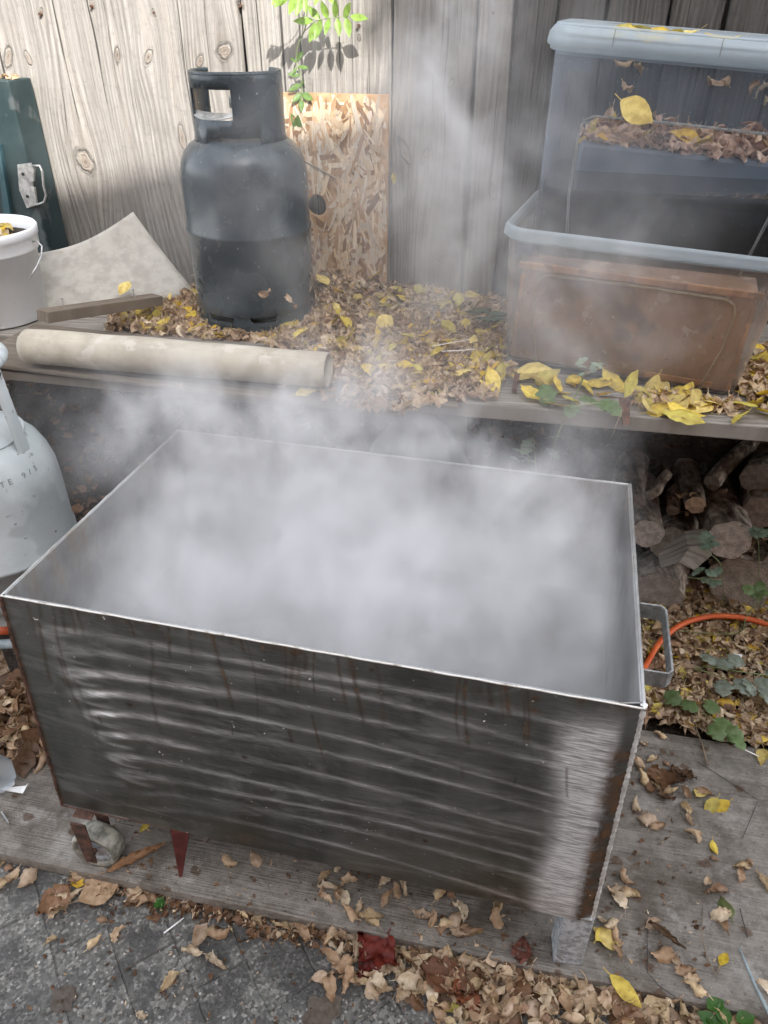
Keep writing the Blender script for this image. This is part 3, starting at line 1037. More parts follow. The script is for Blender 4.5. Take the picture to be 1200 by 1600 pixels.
tree = thing('shade_tree', 'leafy garden tree behind the photographer casting dappled shade', 'tree', (3.1, -2.6, 0))
k = MB()
k.tube([(3.1, -2.6, PAVE), (3.05, -2.55, 1.2), (2.85, -2.3, 2.4), (2.4, -1.9, 3.5), (2.0, -1.6, 4.4)], [0.13, 0.11, 0.09, 0.06, 0.03], 10)
for (q, e) in (((2.85, -2.3, 2.4), (1.5, -1.1, 4.0)), ((2.6, -2.1, 3.0), (3.3, -1.5, 4.6)), ((2.4, -1.9, 3.5), (1.2, -2.0, 4.8))):
    k.tube([q, tuple((a + b) / 2 + 0.1 for a, b in zip(q, e)), e], [0.05, 0.03, 0.01], 7)
k.build('trunk', M['bark'], tree, smooth=True)
LT = Litter()
P0 = Vector((0.85, 2.0, 1.60))
for _ in range(3300):
    t = rng.uniform(4.1, 5.6)
    c = P0 + SUN_DIR * t
    ofs = rng.normal(0, 1, 3)
    ofs /= max(np.linalg.norm(ofs), 1e-6)
    ofs *= rng.random() ** 0.4
    p = np.array(c) + ofs * np.array([0.82, 0.55, 0.60])
    V, F, C = rand_leaf('grn', 1.9, 4, 2)
    m_ = rot_mat(rng.uniform(0, 6.3), rng.normal(0, 0.8), rng.normal(0, 0.8))
    LT.add(V @ m_.T + p - np.array(tree.location), F, C)
me = mesh_np('crown', np.vstack(LT.V), np.vstack(LT.F), np.vstack(LT.C), [M['green']])
o = bpy.data.objects.new('crown', me); COL.objects.link(o); o.parent = tree

# ------------------------------------------------------------------ ply base on the ground
fa = at(0, 1334, 0); fb = at(1200, 1590, 0)
dirb = (fb - fa).normalized()
perp = Vector((-dirb.y, dirb.x, 0))
A0 = fa - dirb * 0.9
B0 = fb + dirb * 0.9
ply = thing('ground_board', 'large weathered grey wooden board under the steel vat', 'board', (0, 0.9, 0))
seam = 0.30
# two boards butted together
ang = math.atan2(dirb.y, dirb.x)
for (o0, o1, m_, zz) in ((0.0, 0.61, 'ply', 0.0),):
    Lb = (B0 - A0).length
    k = MB().box((0, 0, 0), (Lb, o1 - o0, 0.032))
    o = k.build('plank', M[m_], ply, local=True, bevel=0.003)
    c = (A0 + B0) / 2 + perp * (o0 + o1) / 2
    o.location = Vector((c.x, c.y, -0.016 + zz)) - Vector(ply.location)
    o.rotation_euler = (0, 0, ang)

# ------------------------------------------------------------------ bench
bench = thing('plank_bench', 'low rough plank bench against the fence carrying bottle, tubs and leaves', 'bench', (0.1, 1.8, 0))


def plank(name, x0, x1, yf, w_, z1, th, m, slope=-0.19, jitter=0.0, parent=bench):
    """front edge runs through (x, yf + slope*x)"""
    a = math.atan(slope)
    L = (x1 - x0) / math.cos(a)
    o = MB().box((0, 0, 0), (L, w_, th)).build(name, M[m], parent, local=True, bevel=0.003)
    mx = (x0 + x1) / 2
    my = yf + slope * mx + w_ / 2 / math.cos(a)
    o.location = Vector((mx, my, z1 - th / 2)) - Vector(parent.location)
    o.rotation_euler = (0, 0, a + jitter)
    return o


plank('plank', -0.15, 1.7, 1.484, 0.165, BENCH, 0.034, 'bench_grey', -0.187)
plank('plank', -1.7, 1.7, 1.656, 0.165, BENCH - 0.001, 0.034, 'bench_grey', -0.195)
plank('plank', -1.7, 1.7, 1.828, 0.165, BENCH - 0.003, 0.034, 'bench_grey', -0.20)
plank('plank', -1.7, 1.7, 2.0, 0.14, BENCH - 0.002, 0.034, 'bench_grey', -0.205)
plank('plank', -1.7, -0.158, 1.452, 0.18, BENCH - 0.014, 0.022, 'bench_brown', -0.22)
plank('thin_sheet', -0.95, 0.062, 1.398, 0.26, BENCH + 0.006, 0.011, 'bench_brown', -0.272)
plank('thin_sheet', 0.075, 0.165, 1.455, 0.10, BENCH + 0.006, 0.010, 'bench_brown', -0.19)
for (x, y) in ((-1.3, 2.1), (-1.25, 1.85), (0.16, 1.62), (0.1, 2.0), (1.45, 1.3), (1.45, 1.75)):
    MB().box((x, y, BENCH / 2 - 0.02), (0.07, 0.07, BENCH - 0.045)).build('leg', M['bench_brown'], bench, bevel=0.003)

# ------------------------------------------------------------------ steel vat
ZR, ZB = 0.70, 0.165
tFL, tFR = at(0, 932, ZR), at(1007, 1109, ZR)
tBR, tBL = at(985, 757, ZR), at(278, 672, ZR)
bFL, bFR = at(97, 1258, ZB), at(925, 1442, ZB)
bBR = tBR + (bFR - tFR); bBL = tBL + (bFL - tFL)
vat = thing('steel_vat', 'large open rectangular steel vat full of steaming water, streaked with rust', 'vat', (-0.07, 1.15, 0))
NU, NV = 420, 220
uu = np.linspace(0, 1, NU + 1)
vv = np.linspace(0, 1, NV + 1)      # 0 top .. 1 bottom
Ug, Vg = np.meshgrid(uu, vv, indexing='xy')


def sstep(x, a, b):
    t = np.clip((x - a) / (b - a), 0, 1)
    return t * t * (3 - 2 * t)


def vnoise(x, seed):
    r_ = np.random.default_rng(seed).random(512)
    i = np.floor(x).astype(int)
    f = x - i
    f = f * f * (3 - 2 * f)
    return r_[i % 512] * (1 - f) + r_[(i + 1) % 512] * f


T = [np.array(v) for v in (tFL, tFR, bFL, bFR)]
Pg = (T[0][None, None] * (1 - Ug)[..., None] + T[1][None, None] * Ug[..., None]) * (1 - Vg)[..., None] + \
     (T[2][None, None] * (1 - Ug)[..., None] + T[3][None, None] * Ug[..., None]) * Vg[..., None]
fn = Vector(tFR - tFL).cross(Vector((0, 0, 1))).normalized()   # outward (towards camera)
if fn.y > 0: fn = -fn
fn = np.array(fn)
disp = np.zeros_like(Ug)
grind_highlight = np.zeros_like(Ug)
# hammered / ground bands, rounded at their left end
cent = [0.085, 0.155, 0.245, 0.335, 0.425, 0.52, 0.615, 0.70, 0.79, 0.885]
for i, c in enumerate(cent):
    amp = (0.7, 0.6, 1.5, 1.5, 1.4, 1.1, 0.9, 0.7, 0.5, 0.35)[i]
    u0 = 0.06 + 0.012 * i
    cc = c + 0.012 * np.sin(Ug * 4.0 + i) + 0.035 * sstep(Ug, 0.55, 0.95) * (1 if i % 2 else 0.3)
    # left end curls down
    cc = cc + 0.042 * (1 - sstep(Ug, u0 - 0.01, u0 + 0.13)) ** 1.5
    wdt = 0.022
    m = sstep(Ug, u0 - 0.01, u0 + 0.05) * (1 - sstep(Ug, 0.84, 0.92))
    fade = 1 - 0.80 * sstep(Ug, 0.15, 0.55)
    prof = np.exp(-((Vg - cc) / wdt) ** 2)
    disp += 0.0030 * amp * m * (1 - 0.90 * sstep(Ug, 0.12, 0.45)) * prof
    hk = np.sqrt(((Ug - (u0 + 0.055)) / 0.050) ** 2 + ((Vg - (c + 0.030)) / 0.030) ** 2)
    hook = np.exp(-((hk - 1.0) / 0.30) ** 2) * (Ug < u0 + 0.075) * sstep(u0 + 0.08 - Ug, 0.0, 0.03)
    if i < 8:
        disp += 0.0011 * amp * hook
        grind_highlight += 0.55 * min(amp, 1) * hook
    # grinding on the upward flank, its highlight painted in as paler steel
    fl = np.exp(-((Vg - (cc - 0.012)) / 0.014) ** 2)
    grind_highlight += 0.75 * min(amp, 1) * m * fade * fl * (0.6 + 0.8 * vnoise(Ug * 14 + i * 9, i))
    # thin bright line further right, grinding mark with a painted glint
    arc_ = cc - 0.02 + (0.055 + 0.02 * math.sin(i * 2.3)) * np.clip((Ug - 0.35) / 0.6, 0, 1) ** 2.2 + 0.012 * np.sin(Ug * 5 + i * 1.9)
    ln = np.exp(-((Vg - arc_) / (0.0060 + 0.006 * vnoise(Ug * 6, 60 + i))) ** 2)
    grind_highlight += 0.72 * sstep(Ug, 0.22, 0.5) * (1 - sstep(Ug, 0.88, 0.93)) * ln * (0.4 + 0.6 * vnoise(Ug * 9 + i * 5, 40 + i))
highlight_band = sstep(Ug + 0.008 * np.sin(Vg * 9), 0.875, 0.94) * (1 - sstep(Ug, 0.968, 0.985)) * sstep(Vg, 0.0, 0.16)
grind_highlight += 1.6 * highlight_band  # right band: highlight painted over the brushed finish
grind_highlight += 0.16 * vnoise(Ug * 22 + 7 * vnoise(Vg * 20, 5), 77) * vnoise(Vg * 18 + 5 * Ug, 78)
disp += -0.010 * np.clip((Ug - 0.968) / 0.032, 0, 1) ** 2 + 0.0015 * sstep(Ug, 0.86, 0.95)
disp += 0.004 * np.sin(Ug * PI) * np.sin(Vg * PI)
rust = np.zeros_like(Ug)
rg2 = np.random.default_rng(11)
for _ in range(46):
    u0 = rg2.uniform(0.03, 0.93)
    v0 = rg2.choice([0.0, 0.0, rg2.uniform(0, 0.5)])
    ln_ = rg2.uniform(0.04, 0.5) ** 1.5 + 0.03
    wd_ = rg2.uniform(0.0012, 0.0045)
    path = u0 + 0.008 * np.sin(Vg * 9 + u0 * 30) + 0.02 * (Vg - v0)
    taper = sstep(Vg, v0 - 0.01, v0 + 0.01) * (1 - sstep(Vg, v0 + ln_ * 0.7, v0 + ln_))
    rust += rg2.uniform(0.35, 0.9) * np.exp(-((Ug - path) / wd_) ** 2) * taper
rust += 0.75 * (1 - sstep(Vg, 0.0, 0.035)) * vnoise(Ug * 120, 3) * sstep(vnoise(Ug * 14, 9), 0.35, 0.7)
rust += 1.3 * sstep(Ug, 0.955, 0.985) * sstep(Vg, 0.10, 0.22)
rust += 0.9 * (1 - sstep(Ug, 0.0, 0.014))
rust += 0.4 * np.exp(-((Ug - 0.36) / 0.05) ** 2 - ((Vg - 1.0) / 0.10) ** 2)
rust += 0.12 * sstep(Vg, 0.86, 1.0) * vnoise(Ug * 9, 21)
for (pu, pv, pr) in ((0.855, 0.03, 0.011), (0.857, 0.07, 0.009), (0.50, 0.02, 0.006), (0.62, 0.03, 0.006), (0.40, 0.5, 0.006), (0.71, 0.74, 0.006), (0.20, 0.36, 0.007)):
    rust += 1.2 * np.exp(-((Ug - pu) / pr * 1.3) ** 2 - ((Vg - pv) / pr * 0.9) ** 2)
Pg = Pg + fn[None, None] * disp[..., None] - np.array(vat.location)[None, None]
Vm = Pg.reshape(-1, 3)
ii = np.arange(NU)[None, :] + (np.arange(NV) * (NU + 1))[:, None]
Fm = np.stack([ii, ii + NU + 1, ii + NU + 2, ii + 1], -1).reshape(-1, 4)
me = mesh_np('front_panel', Vm, Fm, None, [M['steel_front']], True,
             {'grind_highlight': np.clip(grind_highlight * 0.8, 0, 1), 'rust': np.clip(rust, 0, 1), 'highlight_band': highlight_band})
o = bpy.data.objects.new('front_panel', me); COL.objects.link(o); o.parent = vat


def wall(a, b, c, d, th, m, nm):
    """quad a b (top) c d (bottom), thickened inwards"""
    return MB().prism([a, b, c, d], th).build(nm, M[m], vat)


inF = -Vector(fn) * 0.004
t96, b96 = tFL.lerp(tFR, 0.966), bFL.lerp(bFR, 0.966)
wall(tFL + inF * 0.6, t96 + inF * 0.6, b96 + inF * 0.6, bFL + inF * 0.6, inF, 'steel_in', 'front_lining')
wall(t96 + inF * 0.7, tFR + inF * 2.9, bFR + inF * 2.9, b96 + inF * 0.7, inF * 0.5, 'steel_in', 'front_lining')
wall(tFR + inF * 2.7, tBR, bBR, bFR + inF * 2.7, -U * 0.005, 'steel_in', 'side_panel')
wall(tBL, tFL, bFL, bBL, U * 0.005, 'steel_in', 'side_panel')
wall(tBR, tBL, bBL, bBR, -Vv * 0.005, 'steel_in', 'back_panel')
MB().hexa([bFL, bFR, bBR, bBL], [p + Vector((0, 0, 0.006)) for p in (bFL, bFR, bBR, bBL)]).build('floor_panel', M['steel'], vat)


def rimstrip(a, b, r=0.0026):
    n_ = 40
    pts = [a.lerp(b, i / n_) + Vector((0, 0, 0.0004 * math.sin(i * 1.7) + 0.0003 * math.sin(i * 4.1))) for i in range(n_ + 1)]
    return MB().tube(pts, r, 6)


rimstrip(tFL + inF * .4, tFR + inF * .4, 0.0018).build('rim', M['rim_edge'], vat, smooth=True)
rimstrip(tFR, tBR, 0.0024).build('rim', M['steel'], vat, smooth=True)
rimstrip(tBR, tBL, 0.0014).build('rim', M['steel'], vat, smooth=True)
rimstrip(tBL, tFL, 0.0014).build('rim', M['steel'], vat, smooth=True)
# weld beads at the two front corners
fnV = Vector(fn)
for (a, b, rr, m_) in ((tFR, bFR, 0.0042, 'weld'), (tFL, bFL, 0.0028, 'rust')):
    n_ = 110
    cv = fnV * (-0.010 if m_ == 'weld' else 0.0)
    pts = [a.lerp(b, i / n_) + cv + fnV * (0.0008 * math.sin(i * 0.4)) for i in range(n_ + 1)]
    rs = [rr * (1 + 0.22 * math.sin(i * 2.1) + 0.15 * rng.random()) for i in range(n_ + 1)]
    MB().tube(pts, rs, 8).build('weld_seam', M[m_], vat, smooth=True)
MB().tube([bFL + fnV * 0.001, bFR + fnV * -0.008], 0.0016, 6).build('bottom_edge', M['rust'], vat)

# side handle: flat bar bent into a U
s0, s1 = 0.145, 0.40
hp0 = tFR.lerp(tBR, s0); hp1 = tFR.lerp(tBR, s1)
ou = U * 0.044
zc = Vector((0, 0, -0.022))
h = MB()
path = [hp0 + zc, hp0 + ou * 0.85 + zc, hp0 + ou + Vv * 0.008 + zc, hp1 + ou - Vv * 0.008 + zc, hp1 + ou * 0.85 + zc, hp1 + zc]
hh = Vector((0, 0, 0.0145)); th = 0.0035
inn = []
cen = (hp0 + hp1) / 2 + zc
for i, p in enumerate(path):
    a_ = path[max(i - 1, 0)]; b_ = path[min(i + 1, len(path) - 1)]
    d_ = (b_ - a_).normalized(); nn = d_.cross(Vector((0, 0, 1)))
    inn.append((p - nn * th / 2, p + nn * th / 2))
vs = []
for (p, q) in inn: vs += [p - hh, q - hh, q + hh, p + hh]
fs = []
for i in range(len(inn) - 1):
    for q in range(4):
        fs.append((i * 4 + q, i * 4 + (q + 1) % 4, i * 4 + 4 + (q + 1) % 4, i * 4 + 4 + q))
h.add(vs, fs).build('handle', M['handlebar'], vat, bevel=0.001)

# castor at the front left
cc = at(154, 1318, 0.050)
ax = Vector((-0.20, -0.98, 0)).normalized()
castor = MB()
br_ = MB()
up = Vector((0, 0, 1)); sd = up.cross(ax)
pl0 = cc + ax * 0.030
br_.prism([pl0 - sd * 0.016 + up * 0.114, pl0 + sd * 0.016 + up * 0.114, pl0 + sd * 0.012 - up * 0.014, pl0 - sd * 0.012 - up * 0.014], ax * 0.004)
pl1 = cc - ax * 0.034
br_.prism([pl1 - sd * 0.018 + up * 0.114, pl1 + sd * 0.018 + up * 0.114, pl1 + sd * 0.011 - up * 0.018, pl1 - sd * 0.011 - up * 0.018], ax * 0.004)
br_.box(cc + up * 0.112 - ax * 0.012, (0.06, 0.04, 0.004), rotz(math.atan2(ax.y, ax.x)))
br_.tube([cc + ax * 0.038, cc - ax * 0.038], 0.006, 8)
cb = br_.build('castor_bracket', M['rust'], vat, bevel=0.001)


def wheel_lathe(prof, n=40):
    k = MB()
    vs = []
    for (r, z) in prof:
        for q in range(n):
            an = 2 * PI * q / n
            vs.append(cc + ax * z + (up * math.cos(an) + sd * math.sin(an)) * r)
    fs = []
    for i in range(len(prof) - 1):
        for q in range(n):
            a_ = i * n + q; b_ = i * n + (q + 1) % n
            fs.append((a_, b_, b_ + n, a_ + n))
    return k.add(vs, fs)


wheel = wheel_lathe([(0.004, 0.013), (0.014, 0.015), (0.018, 0.010), (0.032, 0.010), (0.037, 0.015), (0.037, -0.015), (0.030, -0.010), (0.004, -0.010)]).build('castor_wheel', M['galv'], vat, smooth=True)
wheel_lathe([(0.037, 0.015), (0.041, 0.021), (0.047, 0.021), (0.050, 0.014), (0.050, -0.014), (0.047, -0.021), (0.041, -0.021), (0.037, -0.015)]).build('tyre', M['rubber'], wheel, smooth=True)
# second castor at the back left, hidden, plus galvanised foot blocks
foot = at(884, 1528, 0.0)
k = MB().box((foot.x + 0.010, foot.y + 0.048, 0.0825), (0.052, 0.05, 0.164), rotz(R(-6)))
k.build('foot_block', M['galv'], vat, bevel=0.003)
k = MB().box((bBR.x - 0.06, bBR.y - 0.06, 0.0825), (0.06, 0.08, 0.164), rotz(GA))
k.build('foot_block', M['galv'], vat, bevel=0.003)
k = MB().box((bBL.x + 0.06, bBL.y - 0.06, 0.0825), (0.06, 0.08, 0.164), rotz(GA))
k.build('foot_block', M['galv'], vat, bevel=0.003)

# water inside
zw = 0.43
ww = MB().add([Vector((p.x, p.y, zw)) for p in (tFL + U * 0.008 + Vv * 0.008, tFR - U * 0.008 + Vv * 0.008, tBR - U * 0.008 - Vv * 0.008, tBL + U * 0.008 - Vv * 0.008)], [(0, 1, 2, 3)])
o = ww.build('hot_water', M['brew'])
tag(o, 'murky brown hot water inside the steel vat under the steam', 'water', kind='stuff')

# red wedge under the vat
wt = at(281, 1296, 0.163)
tip = at(282, 1371, 0.004)
k = MB().prism([wt + Vector((-0.019, 0, 0)), wt + Vector((0.019, 0, 0)), tip + Vector((0.003, 0, 0)), tip + Vector((-0.003, 0, 0))], (0, 0.012, 0))
o = k.build('wooden_wedge', M['redwood'], bevel=0.0008)
tag(o, 'pointed dark red painted wood splinter hanging down below the front of the vat', 'wedge')

# ------------------------------------------------------------------ gas cylinders
def emboss_ring(k, r, z, h_=0.004, w_=0.003):
    k.lathe([(r, z - h_), (r + w_, z), (r, z + h_)], 64)


BC = Vector((-0.338, 1.972, BENCH))
gasd = thing('gas_cylinder', 'dark slate grey steel gas cylinder standing on the bench against the fence', 'gas cylinder', BC)
r0 = 0.152
k = MB()
prof = [(0.10, 0.030), (0.135, 0.036), (0.155, 0.055), (0.163, 0.075), (r0, 0.10), (r0, 0.232), (r0 + 0.0030, 0.236), (r0 + 0.0030, 0.243), (r0, 0.248), (r0, 0.35),
        (0.1645, 0.372), (0.160, 0.392), (0.150, 0.412), (0.134, 0.428), (0.110, 0.441), (0.08, 0.450), (0.03, 0.455), (0.0, 0.456)]
k.lathe([(a_ * 0.915 if a_ not in (r0, r0 + 0.0030) else a_, b_) for a_, b_ in prof], 72)
k.build('body', M['bottle_dark'], gasd, smooth=True, local=True)
# foot ring with cut outs
k = MB()
n_ = 96
vs, fs = [], []
for i in range(n_ + 1):
    a = 2 * PI * i / n_
    deg = (math.degrees(a)) % 360
    # front is 270 deg
    notch = (228 < deg < 256) or (272 < deg < 298) or (200 < deg < 208) or (40 < deg < 80) or (110 < deg < 150)
    hz = 0.038 if notch else 0.066
    rr = 0.144
    ro = rr + (0.004 if hz > 0.05 else 0.006)
    vs += [(rr * math.cos(a), rr * math.sin(a), 0), ((ro) * math.cos(a), (ro) * math.sin(a), 0.03), ((ro) * math.cos(a), (ro) * math.sin(a), hz)]
for i in range(n_):
    for q in range(2):
        a_ = i * 3 + q
        fs.append((a_, a_ + 3, a_ + 4, a_ + 1))
k.add(vs, fs).build('foot_ring', M['bottle_dark'], gasd, local=True, solid=0.004)
# collar: cylinder shroud with hand hole, open at the back
CR = 0.103
z0, z1 = 0.432, 0.575


def collar_pt(deg, z, r=CR):
    a = R(deg)
    lean = 0.0
    return (r * math.cos(a), r * math.sin(a), z)


k = MB()
degs = list(range(140, 406, 3))
zs = [z0, 0.449, 0.485, 0.505, 0.545, 0.562, 0.570, z1]


def hole(d, z):
    # hand hole on the left front, slot at the bottom
    if 206 <= d < 272 and 0.485 <= z < 0.545: return True
    if 232 <= d < 304 and z < 0.449: return True
    return False


vs, fs = [], []
for d in degs:
    for z in zs:
        rr = CR - (0.004 if z > 0.572 else 0) + (0.004 if z < 0.44 else 0)
        vs.append(collar_pt(d, z, rr))
nzs = len(zs)
for i in range(len(degs) - 1):
    for j in range(nzs - 1):
        if hole(degs[i], zs[j]): continue
        a_ = i * nzs + j
        fs.append((a_, a_ + nzs, a_ + nzs + 1, a_ + 1))
k.add(vs, fs).build('collar', M['bottle_dark'], gasd, local=True, solid=0.005, smooth=True)
# rolled top
k = MB().tube([collar_pt(d, z1 - 0.002, CR - 0.003) for d in degs], 0.0055, 8)
k.build('collar_roll', M['bottle_dark'], gasd, local=True, smooth=True)
# bent lip of the hand hole
k = MB()
vs, fs = [], []
dd = list(range(200, 273, 3))
for i, d in enumerate(dd):
    s_ = math.sin(PI * i / (len(dd) - 1))
    vs.append(collar_pt(d, 0.492 - 0.008 * s_, CR + 0.002)); vs.append(collar_pt(d, 0.499 - 0.004 * s_, CR - 0.032 * (0.3 + 0.7 * s_)))
for i in range(len(dd) - 1): fs.append((i * 2, i * 2 + 2, i * 2 + 3, i * 2 + 1))
k.add(vs, fs).build('hand_grip', M['latch'], gasd, local=True, solid=0.002)
k = MB().lathe([(0.0, 0.45), (0.024, 0.452), (0.024, 0.472), (0.015, 0.476), (0.015, 0.500), (0.020, 0.502), (0.020, 0.522), (0.0, 0.524)], 20)
k.tube([(0, 0, 0.488), (0.045, 0.0, 0.488)], 0.011, 12)
k.build('valve', M['latch'], gasd, local=True, smooth=True)

# pale grey cylinder at the left, on the ground
GC = Vector((-0.853, 1.372, 0.012))
gasg = thing('gas_cylinder', 'pale grey chipped gas cylinder on the ground left of the steel vat', 'gas cylinder', GC)
rg_ = 0.151
HB = 0.745
k = MB().lathe([(0.11, 0.335), (0.135, 0.345), (0.146, 0.365), (rg_, 0.39), (rg_, 0.46), (rg_ + 0.003, 0.462), (rg_ + 0.003, 0.472), (rg_, 0.474), (rg_, 0.60), (0.149, 0.635), (0.141, 0.668), (0.127, 0.698), (0.105, 0.722),
                (0.075, 0.738), (0.03, 0.744), (0.0, 0.745)], 72)
k.build('body', M['bottle_grey'], gasg, local=True, smooth=True)
MB().lathe([(0.118, 0.305), (0.122, 0.33), (0.122, 0.36)], 60).build('foot_ring', M['bottle_grey'], gasg, local=True, solid=0.004)


cbk = MB().box((GC.x - 0.02, GC.y + 0.085, 0.15), (0.19, 0.15, 0.33)).build('concrete_block', M['paving'], bevel=0.004)
tag(cbk, 'grey concrete block carrying the pale gas cylinder beside the vat', 'block')


def dome_z(r):
    pr = [(rg_, 0.60), (0.149, 0.635), (0.141, 0.668), (0.127, 0.698), (0.105, 0.722), (0.075, 0.738), (0.03, 0.744), (0.0, 0.745)]
    for (ra, za), (rb, zb) in zip(pr, pr[1:]):
        if rb <= r <= ra: return za + (zb - za) * (ra - r) / (ra - rb)
    return 0.745


def dome(r, deg, up_=0.0):
    return Vector((r * math.cos(R(deg)), r * math.sin(R(deg)), dome_z(r) + up_))


# guard posts and ring
for deg in (-12, 108, 228):
    a = dome(0.120, deg)
    t = Vector((0.106 * math.cos(R(deg)), 0.106 * math.sin(R(deg)), 0.880))
    dr = Vector((math.cos(R(deg)), math.sin(R(deg)), 0)); tn = Vector((-dr.y, dr.x, 0))
    vs = []
    for (p, wv_) in ((a - Vector((0, 0, 0.01)), 0.019), (a.lerp(t, 0.5), 0.017), (t, 0.018)):
        for (sa, sb) in ((-1, 0), (-0.6, 0.3), (0.6, 0.3), (1, 0), (0.6, -0.12), (-0.6, -0.12)):
            vs.append(p + tn * wv_ * sa + dr * wv_ * sb)
    fs = [(i * 6 + q, i * 6 + (q + 1) % 6, i * 6 + 6 + (q + 1) % 6, i * 6 + 6 + q) for i in range(2) for q in range(6)] + [tuple(reversed(range(6))), tuple(range(12, 18))]
    MB().add(vs, fs).build('guard_post', M['bottle_grey'], gasg, local=True, bevel=0.001, smooth=False)
    MB().tube([t + dr * 0.003 - tn * 0.0 - Vector((0, 0, 0.012)), t + dr * 0.010 - Vector((0, 0, 0.012))], 0.006, 12).build('rivet', M['rubber_dark'], gasg, local=True)
MB().tube([Vector((0.104 * math.cos(R(d)), 0.104 * math.sin(R(d)), 0.884)) for d in range(0, 361, 8)], 0.012, 10, caps=False).build('guard_ring', M['bottle_grey'], gasg, local=True, smooth=True)
MB().tube([dome(0.104, d, 0.001) for d in range(-60, 80, 6)], 0.004, 6).build('weld_seam', M['bottle_grey'], gasg, local=True, smooth=True)
MB().lathe([(0.0, 0.74), (0.026, 0.742), (0.026, 0.78), (0.016, 0.782), (0.016, 0.82), (0.024, 0.822), (0.024, 0.85), (0.0, 0.852)], 20).build('valve', M['latch'], gasg, local=True, smooth=True)
# raised plate outline on the shoulder
pl = [dome(0.045, -95, .001), dome(0.07, -62, .001), dome(0.105, -48, .001), dome(0.128, -52, .001), dome(0.136, -63, .001), dome(0.138, -80, .001), dome(0.138, -105, .001)]
MB().tube(pl, 0.0018, 6).build('plate_edge', M['text'], gasg, local=True, smooth=True)
# hazard label: white with red border
lb = Vector((0.075, -0.115, 0.80))
lab = MB()
bw = Vector((0.8, 0.6, 0)).normalized(); bu = Vector((0.1, -0.3, 0.95)).normalized()


def tagplate(sz, off, m_, nm, par):
    c_ = lb + bw.cross(bu) * off
    pts = []
    for i in range(20):
        a_ = 2 * PI * i / 20
        rx = sz * (abs(math.cos(a_)) ** 0.75) * (1 if math.cos(a_) > 0 else -1)
        rz = sz * (abs(math.sin(a_)) ** 0.75) * (1 if math.sin(a_) > 0 else -1)
        pts.append(c_ + bw * rx + bu * rz)
    return MB().prism(pts, bw.cross(bu) * 0.0008).build(nm, m_, par, local=True)


M['redlab'] = plain('label_red', (0.62, 0.10, 0.10), (0.72, 0.2, 0.18), 40, 0.4)
M['whitelab'] = plain('label_white', (0.75, 0.72, 0.7), (0.82, 0.8, 0.78), 40, 0.4)
M['yellab'] = plain('label_yellow', (0.75, 0.42, 0.08), (0.8, 0.55, 0.15), 40, 0.4)
tp = tagplate(0.036, 0.0, M['redlab'], 'hazard_label', gasg)
tagplate(0.031, 0.001, M['whitelab'], 'label_face', tp)
tagplate(0.026, 0.002, M['redlab'], 'label_ring', tp)
tagplate(0.023, 0.003, M['whitelab'], 'label_face', tp)
tagplate(0.012, 0.004, M['yellab'], 'flame_mark', tp)
# stamped characters following the shoulder


def stamped(txt, r, deg0, step, size, par, m_, body_c, lift=0.0012):
    for i, ch in enumerate(txt):
        if ch == ' ': continue
        cu = bpy.data.curves.new('t', 'FONT')
        cu.body = ch; cu.size = size; cu.extrude = 0.0004; cu.align_x = 'CENTER'
        to = bpy.data.objects.new('t', cu); COL.objects.link(to)
        dg = bpy.context.evaluated_depsgraph_get()
        me_ = bpy.data.meshes.new_from_object(to.evaluated_get(dg))
        bpy.data.objects.remove(to)
        me_.name = 'stamped_mark'
        me_.materials.clear(); me_.materials.append(m_)
        o_ = bpy.data.objects.new('stamped_mark', me_); COL.objects.link(o_)
        d = deg0 + i * step
        p = dome(r, d, 0)
        dz = (dome(r - 0.004, d) - dome(r + 0.004, d)).normalized()    # uphill
        tn = Vector((-math.sin(R(d)), math.cos(R(d)), 0))
        nn = tn.cross(dz)
        o_.matrix_local = Matrix.Translation(p + nn * lift) @ Matrix((tn, dz, nn)).transposed().to_4x4()
        o_.parent = par


stamped('TE 9/3', 0.1425, -47, 6.2, 0.017, gasg, M['text'], None)

# ------------------------------------------------------------------ white bucket
KC = Vector((-1.036, 1.985, BENCH + 0.002))
bucket = thing('white_bucket', 'white plastic bucket filled with soil and yellow leaves at the left end of the bench', 'bucket', KC)
k = MB().lathe([(0.0, 0.0), (0.118, 0.0), (0.122, 0.004), (0.133, 0.172), (0.138, 0.173), (0.141, 0.180), (0.142, 0.206), (0.145, 0.208), (0.146, 0.226), (0.143, 0.230), (0.139, 0.228), (0.138, 0.20), (0.13, 0.17)], 72)
k.build('bucket_wall', M['white_pl'], bucket, local=True, smooth=True)
hpts = []
for i in range(15):
    a = R(-8) + R(8)
    t_ = i / 14
hp = [Vector((0.140, -0.01, 0.196)), Vector((0.152, -0.012, 0.199)), Vector((0.164, -0.014, 0.186)), Vector((0.163, -0.03, 0.165)), Vector((0.156, -0.06, 0.145)), Vector((0.143, -0.085, 0.125))]
MB().tube(hp, 0.0022, 8).build('wire_handle', M['wire'], bucket, local=True, smooth=True)
k = MB().lathe([(0.0, 0.21), (0.07, 0.206), (0.137, 0.198)], 40, KC)
o = k.build('bucket_soil', M['soil'], smooth=True)
tag(o, 'dark soil filling the white bucket under its leaves', 'soil', kind='stuff')
for i in range(30):
    a_ = rng.uniform(0, 2 * PI); r_ = 0.125 * math.sqrt(rng.random())
    kk = 'yel' if rng.random() < 0.5 else 'tan'
    leaf_at(KC + Vector((r_ * math.cos(a_), r_ * math.sin(a_), 0.212)), kk,
            'yellow leaf lying on the soil in the white bucket' if kk == 'yel' else 'brown dry leaf lying on the soil in the white bucket',
            'yellow leaves in the bucket' if kk == 'yel' else 'brown leaves in the bucket', size=1.1)

